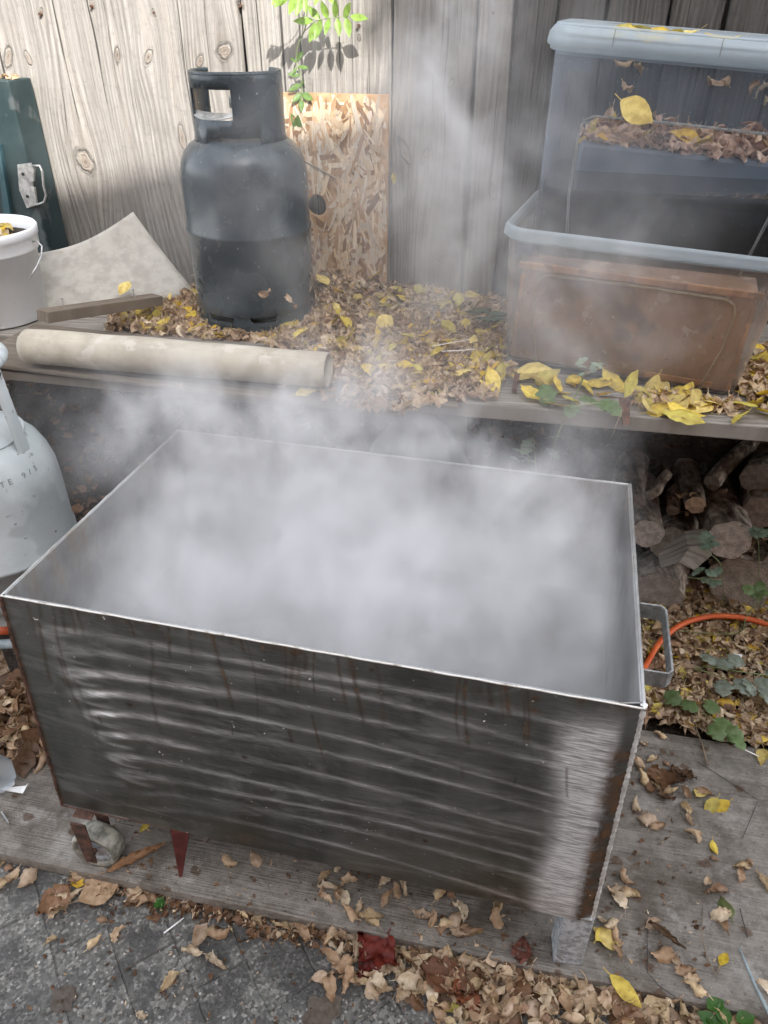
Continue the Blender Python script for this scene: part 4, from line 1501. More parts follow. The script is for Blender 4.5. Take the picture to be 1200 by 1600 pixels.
# ------------------------------------------------------------------ green case
ca = fence_pt(56, 125)
case = thing('green_case', 'dark green wooden case with a metal latch standing behind the white bucket', 'case', (ca.x - 0.25, ca.y - 0.1, BENCH))
cx = case.location
fx = ca.x - 0.02
zt = aty(30, 127, fence_y(-0.9) - 0.115).z
k = MB().box((0, 0, 0), (0.5, 0.10, zt - BENCH))
o = k.build('case_body', M['green_case'], case, local=True, bevel=0.004)
pc = Vector((fx, fence_y(fx) - 0.062, 0)) - U * 0.25
o.location = Vector((pc.x, pc.y, (zt + BENCH) / 2)) - Vector(cx)
o.rotation_euler = (0, 0, GA)
case_o = o
# latch plate, bail
lp = aty(46, 290, fence_y(-0.9) - 0.132)


def on_case(px, py, out=0.0):
    d = ray(px, py)
    # plane through pc front face
    q = pc - Vv * (0.0505 + out)
    t_ = (q.dot(Vv)) / (d.dot(Vv))
    return Vector((d.x * t_, d.y * t_, CAMZ + d.z * t_))


poly = [on_case(*p) for p in ((28, 257), (50, 254), (56, 322), (43, 325), (31, 296))]
lat = MB().prism(poly, -Vv * 0.004).build('latch_plate', M['latch'], case, bevel=0.001)
MB().prism([on_case(46, 256, .004), on_case(56, 258, .004), on_case(55, 283, .004), on_case(48, 284, .004)], -Vv * 0.008).build('latch_tongue', M['latch'], case, bevel=0.001)
MB().prism([on_case(49, 291, .004), on_case(56, 292, .004), on_case(60, 320, .004), on_case(48, 322, .004)], -Vv * 0.008).build('latch_tongue', M['latch'], case, bevel=0.001)
MB().tube([on_case(50, 259, .010), on_case(62, 259, .014), on_case(66, 268, .016), on_case(68, 290, .016), on_case(72, 305, .016), on_case(69, 316, .014), on_case(58, 320, .010)], 0.0032, 8).build('latch_bail', M['latch'], case, smooth=True)
for q in ((36, 272), (43, 307)):
    p = on_case(q[0], q[1], .004)
    MB().tube([p, p - Vv * 0.002], 0.0045, 12).build('screw', M['rubber_dark'], case)
# teal edge batten on the left
MB().prism([on_case(-2, 225, .001), on_case(3, 225, .001), on_case(22, 345, .001), on_case(11, 345, .001)], -Vv * 0.012).build('edge_strip', M['teal'], case)
# moss on top
LT = Litter()
for _ in range(60):
    p = pc + U * rng.uniform(-0.2, 0.25) + Vector((0, 0, zt + 0.003)) - Vv * rng.uniform(-0.04, 0.05)
    LT.leaf((p.x, p.y, zt + 0.004), 'tan', 0.5)
LT.build('debris', 'dry plant crumbs lying along the top of the green case', 'debris')

# ------------------------------------------------------------------ leaning vinyl offcut
c00 = Vector((-1.02, 1.97, BENCH + 0.004)); c10 = Vector((-0.535, 2.135, BENCH + 0.012))
c01 = Vector((-0.985, 2.17, 0.885)); c11 = aty(208, 331, 2.27)


def sheet_fn(u, v):
    a = c00.lerp(c10, u); b = c01.lerp(c11, u)
    # top edge concave
    p = a.lerp(b, v)
    sag = math.sin(PI * u)
    p = p + Vector((0, 0.03, 0)) * math.sin(PI * v) * 1.0
    p.z -= 0.020 * sag * v
    p.y -= 0.02 * math.sin(PI * u) * 0.6
    # right edge bows inwards
    if u > 0.5:
        p.x -= 0.018 * math.sin(PI * v) * (u - 0.5) * 2
    return p


o = MB().grid(sheet_fn, 24, 16).build('vinyl_sheet', M['vinyl'], smooth=True, solid=0.0035)
tag(o, 'bent pale grey vinyl offcut leaning on the fence between bucket and dark cylinder', 'sheet')

# rolled vinyl tube
pa = at(44, 540, BENCH + 0.052); pb = at(513, 578, BENCH + 0.052)
ro_ = 0.041
pa = pa + Vector((0, 0, 0)); L_ = (pb - pa).length
dv = (pb - pa).normalized()
perp2 = Vector((-dv.y, dv.x, 0))
rollo = thing('vinyl_roll', 'long beige roll of vinyl lying along the front edge of the bench', 'roll', (pa + pb) / 2)


def roll_fn(u, v):
    th_ = v * 2 * PI * 1.9
    rr = ro_ - 0.0028 * v * 1.9 + 0.0007 * math.sin(u * 21 + th_)
    rr *= 1 + 0.03 * math.sin(u * 5)
    p = pa.lerp(pb, u)
    return p + perp2 * math.cos(th_ + 2.2) * rr + Vector((0, 0, 1)) * math.sin(th_ + 2.2) * rr * 0.96


MB().grid(roll_fn, 50, 120).build('sheet', M['roll'], rollo, smooth=True, solid=0.0016)

# batten with two screws
b0 = at(130, 515, BENCH + 0.06); b1 = at(258, 478, BENCH + 0.03)
q0 = aty(47, 492, 1.775); q0.z = BENCH + 0.095
e0 = at(135, 494, BENCH + 0.092)
pA = at(66, 494, BENCH + 0.105); pB = at(246, 468, BENCH + 0.05)
bat = thing('wooden_batten', 'short brown wooden batten with two screws resting on the left end of the vinyl roll', 'batten', (pA + pB) / 2)
dd_ = (pB - pA).normalized()
yaw = math.atan2(dd_.y, dd_.x); pit = -math.asin(dd_.z)
rm_ = Matrix.Rotation(yaw, 3, 'Z') @ Matrix.Rotation(pit, 3, 'Y')
o = MB().box((0, 0, 0), ((pB - pA).length, 0.042, 0.026)).build('batten_wood', M['batten'], bat, local=True, bevel=0.002)
o.rotation_euler = rm_.to_euler()
for s_ in (-0.32, 0.29):
    p = rm_ @ Vector((s_ * (pB - pA).length, 0.004, 0.012))
    up_ = Vector((0, 0, 1))
    MB().tube([p, p + up_ * 0.022], 0.0018, 8).add([], []).build('screw', M['screw'], bat, local=True)
    MB().lathe([(0.0018, 0.0), (0.0045, 0.003), (0.0, 0.0035)], 12, p + up_ * 0.020).build('screw_head', M['screw'], bat, local=True)

# ------------------------------------------------------------------ OSB board
oc = fence_pt(612, 157); oc_y = 0
osb = thing('osb_board', 'flaky oriented strand board with a round hole leaning on the fence behind the dark cylinder', 'board', (-0.1, 2.1, BENCH))
ztop = oc.z
xr = fence_pt(612, 400).x - 0.004
base = Vector((xr, fence_y(xr), 0)) - Vv * 0.028
wO, hO = 0.40, ztop - BENCH + 0.02
# local frame : X along U leftwards from the right edge, Z up, normal -Vv


def osbP(a, b, out=0.0):
    """a metres left of right edge, b metres above the bench"""
    lean = 0.010 * (1 - b / hO) * 2.0
    p = base - U * a - Vv * (lean + out)
    return Vector((p.x, p.y, BENCH - 0.005 + b))


hd = ray(497, 320); q = base
t_ = q.dot(Vv) / hd.dot(Vv)
hp_ = Vector((hd.x * t_, hd.y * t_, CAMZ + hd.z * t_))
ha = (base - hp_).dot(U); hb = hp_.z - BENCH + 0.005
hr = 0.027
k = MB()
N_ = 32
ring_i, ring_o = [], []
for i in range(N_):
    a_ = 2 * PI * i / N_
    ca_, sa_ = math.cos(a_), math.sin(a_)
    ring_i.append((ha + hr * ca_, hb + hr * sa_))
    # ray to rectangle
    tx = ((wO - ha) / ca_ if ca_ > 1e-6 else (0 - ha) / ca_ if ca_ < -1e-6 else 1e9)
    ty = ((hO - hb) / sa_ if sa_ > 1e-6 else (0 - hb) / sa_ if sa_ < -1e-6 else 1e9)
    t2 = min(tx, ty)
    ring_o.append([ha + t2 * ca_, hb + t2 * sa_])
for cx_, cz_ in ((0, 0), (wO, 0), (wO, hO), (0, hO)):
    i = min(range(N_), key=lambda i: (ring_o[i][0] - cx_) ** 2 + (ring_o[i][1] - cz_) ** 2)
    ring_o[i] = [cx_, cz_]
vs = []
for out in (0.0, -0.011):
    vs += [osbP(a_, b_, out) for a_, b_ in ring_i] + [osbP(a_, b_, out) for a_, b_ in ring_o]
fs = []
for i in range(N_):
    j = (i + 1) % N_
    fs.append((i, j, N_ + j, N_ + i))
    fs.append((2 * N_ + j, 2 * N_ + i, 3 * N_ + i, 3 * N_ + j))
    fs.append((j, i, 2 * N_ + i, 2 * N_ + j))
    fs.append((N_ + i, N_ + j, 3 * N_ + j, 3 * N_ + i))
M['osb_core'] = plain('strand_core', (0.30, 0.17, 0.08), (0.45, 0.29, 0.16), 40, 0.7, 0, 0.6, 120)
k.add(vs, fs).build('panel', M['osb_core'], osb)
FC = [(0.50, 0.375, 0.245), (0.58, 0.46, 0.32), (0.42, 0.28, 0.16), (0.58, 0.48, 0.36), (0.33, 0.195, 0.10), (0.48, 0.40, 0.31), (0.22, 0.125, 0.065), (0.52, 0.46, 0.38)]
FV, FF, FCc = [], [], []
cnt = 0
for i in range(1500):
    L = rng.uniform(0.02, 0.085); W_ = rng.uniform(0.004, 0.016)
    a0 = rng.uniform(0, wO); b0_ = rng.uniform(0, hO)
    an = R(90) + rng.normal(0, 0.45) if rng.random() < 0.7 else rng.uniform(0, PI)
    da = np.array([math.cos(an), math.sin(an)]); dn_ = np.array([-da[1], da[0]])
    e1, e2 = rng.uniform(-0.4, 0.4, 2)
    pts = [(-L / 2 + e1 * W_, -W_ / 2), (-L / 2 * 0.6, -W_ / 2 * rng.uniform(.7, 1.1)), (L / 2 * 0.5, -W_ / 2 * rng.uniform(.7, 1.2)), (L / 2 + e2 * W_, -W_ * rng.uniform(0.1, 0.4)),
           (L / 2 - e2 * W_, W_ * rng.uniform(0.1, 0.45)), (L / 2 * 0.4, W_ / 2), (-L / 2 * 0.5, W_ / 2 * rng.uniform(.8, 1.2)), (-L / 2 - e1 * W_, W_ / 2 * .8)]
    P2 = [np.array([a0, b0_]) + da * x_ + dn_ * y_ for x_, y_ in pts]
    if any((p[0] < 0.0005 or p[0] > wO or p[1] < 0 or p[1] > hO - 0.001 or (p[0] - ha) ** 2 + (p[1] - hb) ** 2 < (hr + 0.001) ** 2) for p in P2): continue
    if (a0 - ha) ** 2 + (b0_ - hb) ** 2 < (hr + L * 0.4) ** 2: continue
    h0 = 0.0003 + i * 2.2e-6
    tl = rng.normal(0, 0.0003)
    V8 = [osbP(p[0], p[1], h0 + abs(tl) * (1 if j in (2, 3, 4, 5) else -0.0)) for j, p in enumerate(P2)]
    FV += [tuple(v - Vector(osb.location)) for v in V8]
    FF += [(cnt, cnt + 1, cnt + 6, cnt + 7), (cnt + 1, cnt + 2, cnt + 5, cnt + 6), (cnt + 2, cnt + 3, cnt + 4, cnt + 5)]
    c_ = np.array(FC[rng.integers(len(FC))]) * rng.uniform(0.8, 1.1)
    FCc += [c_] * 8
    cnt += 8


def osb_mat():
    n = NT('wood_strands')
    c = n.attr('col', 'Color')
    P = n.coord()
    f = n.noise(n.mapping(P, (260, 260, 30)), 1.0, 3, 0.6)
    c = n.mix(n.ss(f, 0.35, 0.7, 0, 0.6), c, n.mix(1.0, c, (0.6, 0.5, 0.4), 'MULTIPLY'))
    return n.done(n.bsdf(c, 0.7, 0, n.bump(f, 0.4, 0.001), spec=0.3))


me = mesh_np('strands', FV, FF, np.array(FCc), [osb_mat()], False)
o = bpy.data.objects.new('strands', me); COL.objects.link(o); o.parent = osb

# ------------------------------------------------------------------ plastic tubs
def rrect(w_, d_, r, n=6):
    pts = []
    for (cx_, cy_, a0) in ((w_ / 2 - r, d_ / 2 - r, 0), (-w_ / 2 + r, d_ / 2 - r, 90), (-w_ / 2 + r, -d_ / 2 + r, 180), (w_ / 2 - r, -d_ / 2 + r, 270)):
        for i in range(n + 1):
            a_ = R(a0 + 90 * i / n)
            pts.append((cx_ + r * math.cos(a_), cy_ + r * math.sin(a_)))
    return pts


def loft(rings):
    k = MB()
    n = len(rings[0])
    vs = [p for r_ in rings for p in r_]
    fs = []
    for i in range(len(rings) - 1):
        for q in range(n):
            a_ = i * n + q; b_ = i * n + (q + 1) % n
            fs.append((a_, b_, b_ + n, a_ + n))
    return k.add(vs, fs), n


def ring3(w_, d_, r, z): return [(x, y, z) for x, y in rrect(w_, d_, r)]


W0, D0, W1, D1 = 0.505, 0.36, 0.565, 0.42


def make_tub(name, label, loc, rot, H, wallm, ridgem, lid=False):
    t = thing(name, label, 'storage tub', loc, rot)
    k, n = loft([ring3(W0 - 0.02, D0 - 0.02, 0.03, 0.001), ring3(W0, D0, 0.04, 0.008), ring3(W0 + 0.03, D0 + 0.03, 0.045, H * 0.5), ring3(W1 - 0.01, D1 - 0.01, 0.05, H - 0.012)])
    k.f.append(tuple(reversed(range(n))))
    k.build('tub_wall', M[wallm], t, local=True, smooth=True)
    k, n = loft([ring3(W1 - 0.012, D1 - 0.012, 0.05, H - 0.03), ring3(W1 - 0.012, D1 - 0.012, 0.05, H - 0.013), ring3(W1 + 0.004, D1 + 0.004, 0.055, H - 0.024), ring3(W1 + 0.012, D1 + 0.012, 0.06, H - 0.022),
                 ring3(W1 + 0.010, D1 + 0.010, 0.06, H - 0.006), ring3(W1 + 0.002, D1 + 0.002, 0.055, H), ring3(W1 - 0.012, D1 - 0.012, 0.05, H - 0.001), ring3(W1 - 0.013, D1 - 0.013, 0.05, H - 0.012)])
    rim = k.build('rim', M['tubrim'], t, local=True, smooth=True)
    # raised arch on the front wall

    def fw(x, z):
        f = z / H
        d_ = D0 + (D1 - 0.01 - D0) * f
        return Vector((x, -d_ / 2 - 0.0015, z))
    hw = 0.5 * W0
    zt_ = H * (0.70)
    pts = [fw(-hw + 0.075, 0.012), fw(-hw + 0.055, zt_ * 0.5), fw(-hw + 0.052, zt_ - 0.03), fw(-hw + 0.058, zt_ - 0.010), fw(-hw + 0.075, zt_), fw(0, zt_ + 0.002), fw(hw - 0.075, zt_), fw(hw - 0.058, zt_ - 0.010),
           fw(hw - 0.052, zt_ - 0.03), fw(hw - 0.055, zt_ * 0.5), fw(hw - 0.075, 0.012)]
    MB().tube(pts, 0.0045, 8, flat=0.6).build('panel_ridge', M[ridgem], t, local=True, smooth=True)
    # little tab under the rim
    MB().box((-W1 / 2 + 0.055, -D1 / 2 + 0.004, H - 0.042), (0.05, 0.004, 0.022)).build('tab', M['tubwall'], t, local=True)
    if lid:
        k, n = loft([ring3(W1 + 0.020, D1 + 0.020, 0.062, H - 0.016), ring3(W1 + 0.026, D1 + 0.026, 0.064, H - 0.012), ring3(W1 + 0.022, D1 + 0.022, 0.064, H + 0.006), ring3(W1 + 0.006, D1 + 0.006, 0.06, H + 0.017),
                     ring3(W1 - 0.02, D1 - 0.02, 0.055, H + 0.018), ring3(W1 - 0.03, D1 - 0.03, 0.052, H + 0.006), ring3(W1 - 0.05, D1 - 0.05, 0.045, H + 0.004)])
        k.f.append(tuple(range(6 * n, 7 * n)))
        L = k.build('lid', M['tubrim'], t, local=True, smooth=True)
        MB().tube([Vector(p) for p in ring3(W1 - 0.005, D1 - 0.005, 0.058, H + 0.018)] + [Vector(ring3(W1 - 0.005, D1 - 0.005, 0.058, H + 0.018)[0])], 0.004, 8, caps=False).build('lid_rib', M['tubrim'], L, local=True, smooth=True)
        for xx in (-0.17, 0.02, 0.21):
            MB().tube([(xx, -D1 / 2 - 0.0125, H - 0.010), (xx, -D1 / 2 - 0.0125, H + 0.006), (xx, -D1 / 2 - 0.004, H + 0.017)], 0.0012, 6).build('lid_seam', M['ridge'], L, local=True)
    return t


def frame(rotz_, tilt):
    return (Matrix.Rotation(rotz_, 3, 'Z') @ Matrix.Rotation(tilt, 3, 'Y'))


# lower tub
A1 = R(-20.0); T1 = R(1.9)
f1 = frame(A1, T1)
fl1 = at(785, 569, BENCH + 0.008)
loc1 = fl1 - f1 @ Vector((-W0 / 2, -D0 / 2, 0))
loc1.z = BENCH + 0.011
lower = make_tub('storage_tub', 'lower milky plastic tub with a rusty steel box inside, at the right of the bench', loc1, f1.to_euler(), 0.30, 'tubwall_low', 'ridge_low')
# rusty steel box inside
rb = thing('rusty_box', 'rust brown steel box sitting inside the lower plastic tub', 'box', loc1 + f1 @ Vector((0, 0, 0.006)), f1.to_euler())
bw_, bd_, bh_ = 0.472, 0.338, 0.215
k = MB().box((0, 0, bh_ / 2), (bw_, bd_, bh_))
k.build('box_wall', M['rustbox'], rb, local=True, bevel=0.004)
for (z_, s_) in ((bh_ - 0.004, 0.014), ):
    MB().box((0, -bd_ / 2 - 0.003, z_), (bw_ + 0.02, 0.008, s_)).build('top_flange', M['rustedge'], rb, local=True, bevel=0.002)
for sx in (-1, 1):
    MB().box((sx * (bw_ / 2 - 0.002), -bd_ / 2 - 0.002, bh_ / 2 - 0.01), (0.008, 0.005, bh_ - 0.03)).build('corner_seam', M['rustedge'], rb, local=True, bevel=0.001)
MB().box((0.05, -bd_ / 2 - 0.002, 0.012), (0.30, 0.005, 0.012)).build('bottom_seam', M['rustedge'], rb, local=True, bevel=0.001)
# upper tub
A2 = R(-15.5); T2 = R(3.8)
f2 = frame(A2, T2)
H2 = 0.425
flu = Vector((0.327, 1.705, BENCH + 0.225))
loc2 = flu - f2 @ Vector((-W0 / 2, -D0 / 2, 0))
upper = make_tub('storage_tub', 'tall lidded milky plastic tub of dark water stacked in the lower tub', loc2, f2.to_euler(), H2, 'tubwall', 'ridge', lid=True)
# dark water inside the upper tub: level surface
zs_ = flu.z + 0.155
f2i = f2.inverted()
k = MB()
rg_b = [f2 @ Vector(p) + loc2 for p in ring3(W0 - 0.012, D0 - 0.012, 0.035, 0.010)]
rg_t = []
for (x, y) in rrect(W0 + 0.010, D0 + 0.010, 0.04):
    # find z so world z == zs_
    lo, hi = 0.02, 0.35
    zl = (zs_ - loc2.z - (f2 @ Vector((x, y, 0))).z) / (f2 @ Vector((0, 0, 1))).z
    rg_t.append(f2 @ Vector((x, y, zl)) + loc2)
n = len(rg_b)
k.add(rg_b + rg_t, [(q, (q + 1) % n, n + (q + 1) % n, n + q) for q in range(n)] + [tuple(reversed(range(n))), tuple(range(n, 2 * n))])
o = k.build('tub_water', M['darkwater'], smooth=False)
tag(o, 'black water filling the lower third of the upper plastic tub', 'water', kind='stuff')
# leaves floating in the upper tub at the back
LT = Litter()
k = MB().box((0.01, 0.10, 0.185), (W0 - 0.08, 0.14, 0.07))  # added slab standing in for the blue grey reflection on the water
M['reflection_slate'] = plain('slate_blue_reflection', (0.10, 0.125, 0.16), (0.13, 0.155, 0.19), 6, 0.4)
slab = thing('reflection_slab', 'added slate blue reflection-toned tray at the waterline inside the upper tub, leaves piled on it', 'slab', loc2, f2.to_euler())
k.build('slab_wall', M['reflection_slate'], slab, local=True, bevel=0.01)
for _ in range(300):
    x = rng.uniform(-W0 / 2 + 0.06, W0 / 2 - 0.04); y = rng.uniform(0.03, D0 / 2 - 0.01)
    zb = 0.222 + 0.055 * rng.random() * (y / 0.17)
    p = f2 @ Vector((x, y, zb)) + loc2
    LT.leaf((p.x, p.y, max(p.z, zs_ + 0.004)), 'tan' if rng.random() < 0.9 else 'yel', 1.15)
LT.C = [c * np.array([1.12, 1.0, 1.05]) for c in LT.C]
LT.build('heaped_leaves', 'pinkish brown leaves heaped on the tray inside the upper tub', 'leaf litter')
for (px, py) in ((880, 120), (908, 122), (1060, 135), (1078, 130), (1130, 135), (1150, 140), (1165, 150), (893, 158)):
    d = ray(px, py)
    p = f2 @ Vector(((px - 1000) / 1177 * 1.55 * 0.9 - 0.0, 0.19, 0.36 - (py - 120) * 0.0012)) + loc2
    leaf_at(p, 'tan', 'brown leaf stuck high on the wall inside the upper tub', 'leaves stuck inside the upper tub', size=1.2, cat='leaf')

# ------------------------------------------------------------------ plastic bag under the bench


def bag_fn(u, v):
    th_ = u * 2 * PI
    ph_ = v * PI
    r_ = 1 + 0.12 * math.sin(3 * th_ + 5 * v) + 0.10 * math.sin(7 * th_ - 4 * v) + 0.06 * math.sin(13 * th_ + 11 * v)
    x = 0.115 * math.sin(ph_) * math.cos(th_) * r_
    y = 0.07 * math.sin(ph_) * math.sin(th_) * r_
    z = 0.20 * (1 - math.cos(ph_)) / 2 * 2.1
    return Vector((0.082 + x, 1.545 + y, 0.28 + z))


o = MB().grid(bag_fn, 60, 40).build('plastic_bag', M['bag'], smooth=True)
tag(o, 'crumpled blue grey plastic bag hanging under the middle of the bench', 'bag')

# ------------------------------------------------------------------ logs
def make_log(a, b, ra, rb, label, endm='cut_grey', bumpy=0.06, flat=1.0, seed=0, bothend=False):
    a = Vector(a); b = Vector(b)
    t = thing('log', label, 'log', a.lerp(b, 0.5))
    d = (b - a).normalized()
    x = d.cross(Vector((0, 0, 1))).normalized(); y = x.cross(d)
    rs = np.random.default_rng(seed)
    n_, m_ = 36, 22
    ph = rs.uniform(0, 6, 4)
    vs = []
    for i in range(m_ + 1):
        s_ = i / m_
        c_ = a.lerp(b, s_) + x * 0.006 * math.sin(s_ * 5 + ph[0]) + y * 0.006 * math.sin(s_ * 4 + ph[1])
        rr = ra + (rb - ra) * s_
        for q in range(n_):
            an = 2 * PI * q / n_
            k_ = 1 + bumpy * 0.6 * math.sin(3 * an + ph[2] + s_ * 2) + bumpy * 0.6 * math.sin(7 * an + ph[3] - s_ * 3) + rs.normal(0, bumpy * 0.22)
            vs.append(c_ + (x * math.cos(an) + y * math.sin(an) * flat) * rr * k_)
    fs = [(i * n_ + q, i * n_ + (q + 1) % n_, (i + 1) * n_ + (q + 1) % n_, (i + 1) * n_ + q) for i in range(m_) for q in range(n_)]
    fs.append(tuple(m_ * n_ + q for q in range(n_)))
    MB().add(vs, fs).build('bark', M['bark'], t, smooth=True)
    # cut end
    vv_ = [a - d * 0.001] + [Vector(v) - d * 0.001 for v in vs[:n_]]
    e = MB().add(vv_, [(0, 1 + (q + 1) % n_, 1 + q) for q in range(n_)]).build('cut_end', M[endm], t)
    uv = e.data.uv_layers.new(name='UVMap')
    for lp_ in e.data.loops:
        p = vv_[lp_.vertex_index] - a
        uv.data[lp_.index].uv = (p.dot(x) / max(ra, 0.03) * min(1, ra / 0.04), p.dot(y) / max(ra, 0.03) * min(1, ra / 0.04))
    return t


def logpx(px, py, y, rpx, fx_, fy_, fyy, label, **kw):
    a = aty(px, py, y)
    dep = a.y * CP - (a.z - CAMZ) * SP
    ra = rpx * dep / FPX
    b = aty(fx_, fy_, fyy)
    return make_log(a, b, ra, kw.pop('rb', ra * 0.97), label, **kw)


logpx(1012, 832, 1.66, 24, 1003, 738, 2.02, 'round log with a grey cut end just right of the vat corner', seed=1, endm='cut_grey')
logpx(1082, 791, 1.72, 15, 1070, 700, 2.05, 'thin log with a pale cream cut end in the middle of the pile', seed=2, endm='cut_pale', rb=0.045)
logpx(1137, 846, 1.62, 34, 1112, 752, 1.95, 'thick log with a cracked grey cut end beside the green sprig', seed=3, endm='cut_grey')
logpx(1160, 913, 1.68, 48, 1165, 840, 1.95, 'broad dark log at the bottom right of the pile', seed=4, endm='cut_dark', bumpy=0.09)
logpx(1030, 922, 1.68, 40, 1040, 850, 1.95, 'broad dark log at the bottom left of the pile beside the vat handle', seed=5, endm='cut_dark', bumpy=0.08, flat=0.75)
logpx(1112, 757, 1.78, 13, 1190, 668, 2.0, 'slim branch slanting up to the right at the back of the pile', seed=6, endm='cut_dark')
logpx(985, 790, 1.75, 26, 985, 700, 2.05, 'dark log tucked behind the back right corner of the vat', seed=7, endm='cut_dark')
logpx(1183, 800, 1.70, 26, 1190, 735, 1.98, 'blackened log at the right edge of the photo under the bench', seed=8, endm='cut_dark')
logpx(1185, 752, 1.76, 24, 1195, 700, 2.0, 'brown topped log highest at the right edge of the photo', seed=9, endm='cut_dark')
logpx(1240, 900, 1.64, 44, 1250, 830, 1.95, 'large log just outside the right edge beside the broad dark log', seed=10, endm='cut_dark')
logpx(1045, 742, 1.74, 8, 1012, 775, 1.66, 'short knotty stick lying on the grey ended log', seed=11, endm='cut_dark')
logpx(1048, 795, 1.76, 10, 1060, 760, 1.85, 'small stub between the grey ended and pale ended logs', seed=12, endm='cut_dark')
logpx(1052, 850, 1.72, 30, 1060, 800, 2.0, 'rusty brown stained log behind the split wood', seed=13, endm='cut_dark')
# split wedge of weathered wood
s1_ = [aty(1032, 889, 1.575), aty(1075, 855, 1.60), aty(1108, 850, 1.61), aty(1113, 868, 1.60), aty(1085, 892, 1.575), aty(1060, 880, 1.57)]
o = MB().prism(s1_, (0.004, 0.05, 0.018)).build('split_wood', M['bench_grey'], bevel=0.003)
tag(o, 'weathered grey split piece of firewood with a ragged edge below the green sprig', 'firewood')
# bark flaps on the pale log
for i in range(9):
    a_ = R(20 + i * 42)
    c_ = aty(1082, 791, 1.715) + Vector((0.036 * math.cos(a_), 0, 0.036 * math.sin(a_)))
o = None

# back-of-pile: earth heap under the bench, raised to stand in for deep shade


def heap_fn(u, v):
    x = -1.3 + u * 2.9
    y = 1.80 + v * 0.42 - 0.2 * (x)
    q_ = min(max((x - 0.5) / 0.25, 0), 1)
    z = 0.0 + v ** 1.3 * 0.50 * (1 - q_) + q_ * 0.62 * max(0, (v - 0.45) / 0.55) ** 0.8 - 0.03 * min(max((x - 0.5) / 0.25, 0), 1) + 0.025 * math.sin(x * 13 + v * 5) + 0.02 * math.sin(x * 29 - v * 9)
    return Vector((x, y, z))


o = MB().grid(heap_fn, 70, 14).build('soil_shade_heap', M['soil'], smooth=True)
tag(o, kind='structure')

# ------------------------------------------------------------------ hoses
hz = [(1010, 1038, 0.03), (1020, 1020, 0.035), (1034, 1000, 0.04), (1056, 981, 0.045), (1082, 969, 0.045), (1112, 963, 0.045), (1142, 963, 0.045), (1172, 968, 0.04), (1205, 978, 0.035), (1260, 1000, 0.03), (1330, 1040, 0.02)]
pts0 = [at(*q) for q in hz]


def smooth_path(pts, n=6):
    out = []
    for i in range(len(pts) - 1):
        p0 = pts[max(i - 1, 0)]; p1 = pts[i]; p2 = pts[i + 1]; p3 = pts[min(i + 2, len(pts) - 1)]
        for k_ in range(n):
            t_ = k_ / n
            out.append(0.5 * ((2 * p1) + (-p0 + p2) * t_ + (2 * p0 - 5 * p1 + 4 * p2 - p3) * t_ * t_ + (-p0 + 3 * p1 - 3 * p2 + p3) * t_ ** 3))
    out.append(pts[-1])
    return out


full = smooth_path(pts0 + [])
start = [Vector((0.30, 1.18, 0.02)), Vector((0.42, 1.20, 0.02)), Vector((0.55, 1.235, 0.024))]
o = MB().tube(smooth_path(start + pts0), 0.0078, 12).build('gas_hose', M['orange'], smooth=True)
tag(o, 'orange rubber gas hose arching over the leaves right of the vat', 'hose')
ph = [at(-260, 1040, 0.02), at(-150, 1000, 0.12), at(-20, 987, 0.20), at(30, 985, 0.20), at(80, 990, 0.12)]
o = MB().tube(smooth_path(ph), 0.011, 12).build('gas_hose', M['orange'], smooth=True)
tag(o, 'short stretch of orange hose at the left edge beside the vat', 'hose')
pp = [at(-240, 980, 0.02), at(-120, 974, 0.12), at(-20, 971, 0.20), at(40, 968, 0.20), at(100, 965, 0.12)]
o = MB().tube(smooth_path(pp), 0.011, 12).build('metal_pipe', M['white_pl'], smooth=True)
tag(o, 'pale pipe above the orange hose at the left edge', 'pipe')
pp = [at(-260, 1080, 0.02), at(-120, 1020, 0.12), at(-10, 1008, 0.18), at(50, 1005, 0.18), at(100, 1010, 0.08)]
o = MB().tube(smooth_path(pp), 0.012, 12).build('metal_pipe', M['pipe'], smooth=True)
tag(o, 'blue grey pipe below the orange hose at the left edge', 'pipe')

# ------------------------------------------------------------------ litter (stuff)
def P2(px, py, z=0.0):
    v = at(px, py, z)
    return (v.x, v.y)


# bench litter
tubc = (loc1.x, loc1.y)


def blocked_bench(x, y):
    if (x - BC.x) ** 2 + (y - BC.y) ** 2 < 0.150 ** 2: return True
    d = (f1.inverted() @ Vector((x - loc1.x, y - loc1.y, 0)))
    if abs(d.x) < W0 / 2 + 0.005 and abs(d.y) < D0 / 2 + 0.005: return True
    # roll
    w_ = Vector((x, y, 0)) - Vector((pa.x, pa.y, 0))
    s_ = w_.dot(dv); t_ = w_.dot(perp2)
    if -0.02 < s_ < L_ + 0.008 and abs(t_) < 0.045: return True
    return False


BZ = BENCH
poly_b = [P2(175, 502, BZ), P2(300, 466, BZ), P2(310, 440, BZ), (-0.5, fence_y(-0.5) - 0.02), (0.35, fence_y(0.35) - 0.02), P2(815, 480, BZ), P2(800, 590, BZ), P2(745, 615, BZ), P2(665, 618, BZ), P2(600, 622, BZ),
          P2(520, 605, BZ), P2(515, 560, BZ), P2(400, 535, BZ), P2(300, 528, BZ), P2(165, 518, BZ)]


def mound(x, y):
    d = fence_y(x) - y
    h_ = 0.010 + 0.030 * math.exp(-((x + 0.05) / 0.28) ** 2) * math.exp(-(d / 0.35) ** 2)
    h_ += 0.055 * math.exp(-((x + 0.17) / 0.10) ** 2 - (d / 0.09) ** 2)
    h_ += 0.006 * math.sin(x * 37) * math.sin(y * 41)
    return max(h_, 0.004)


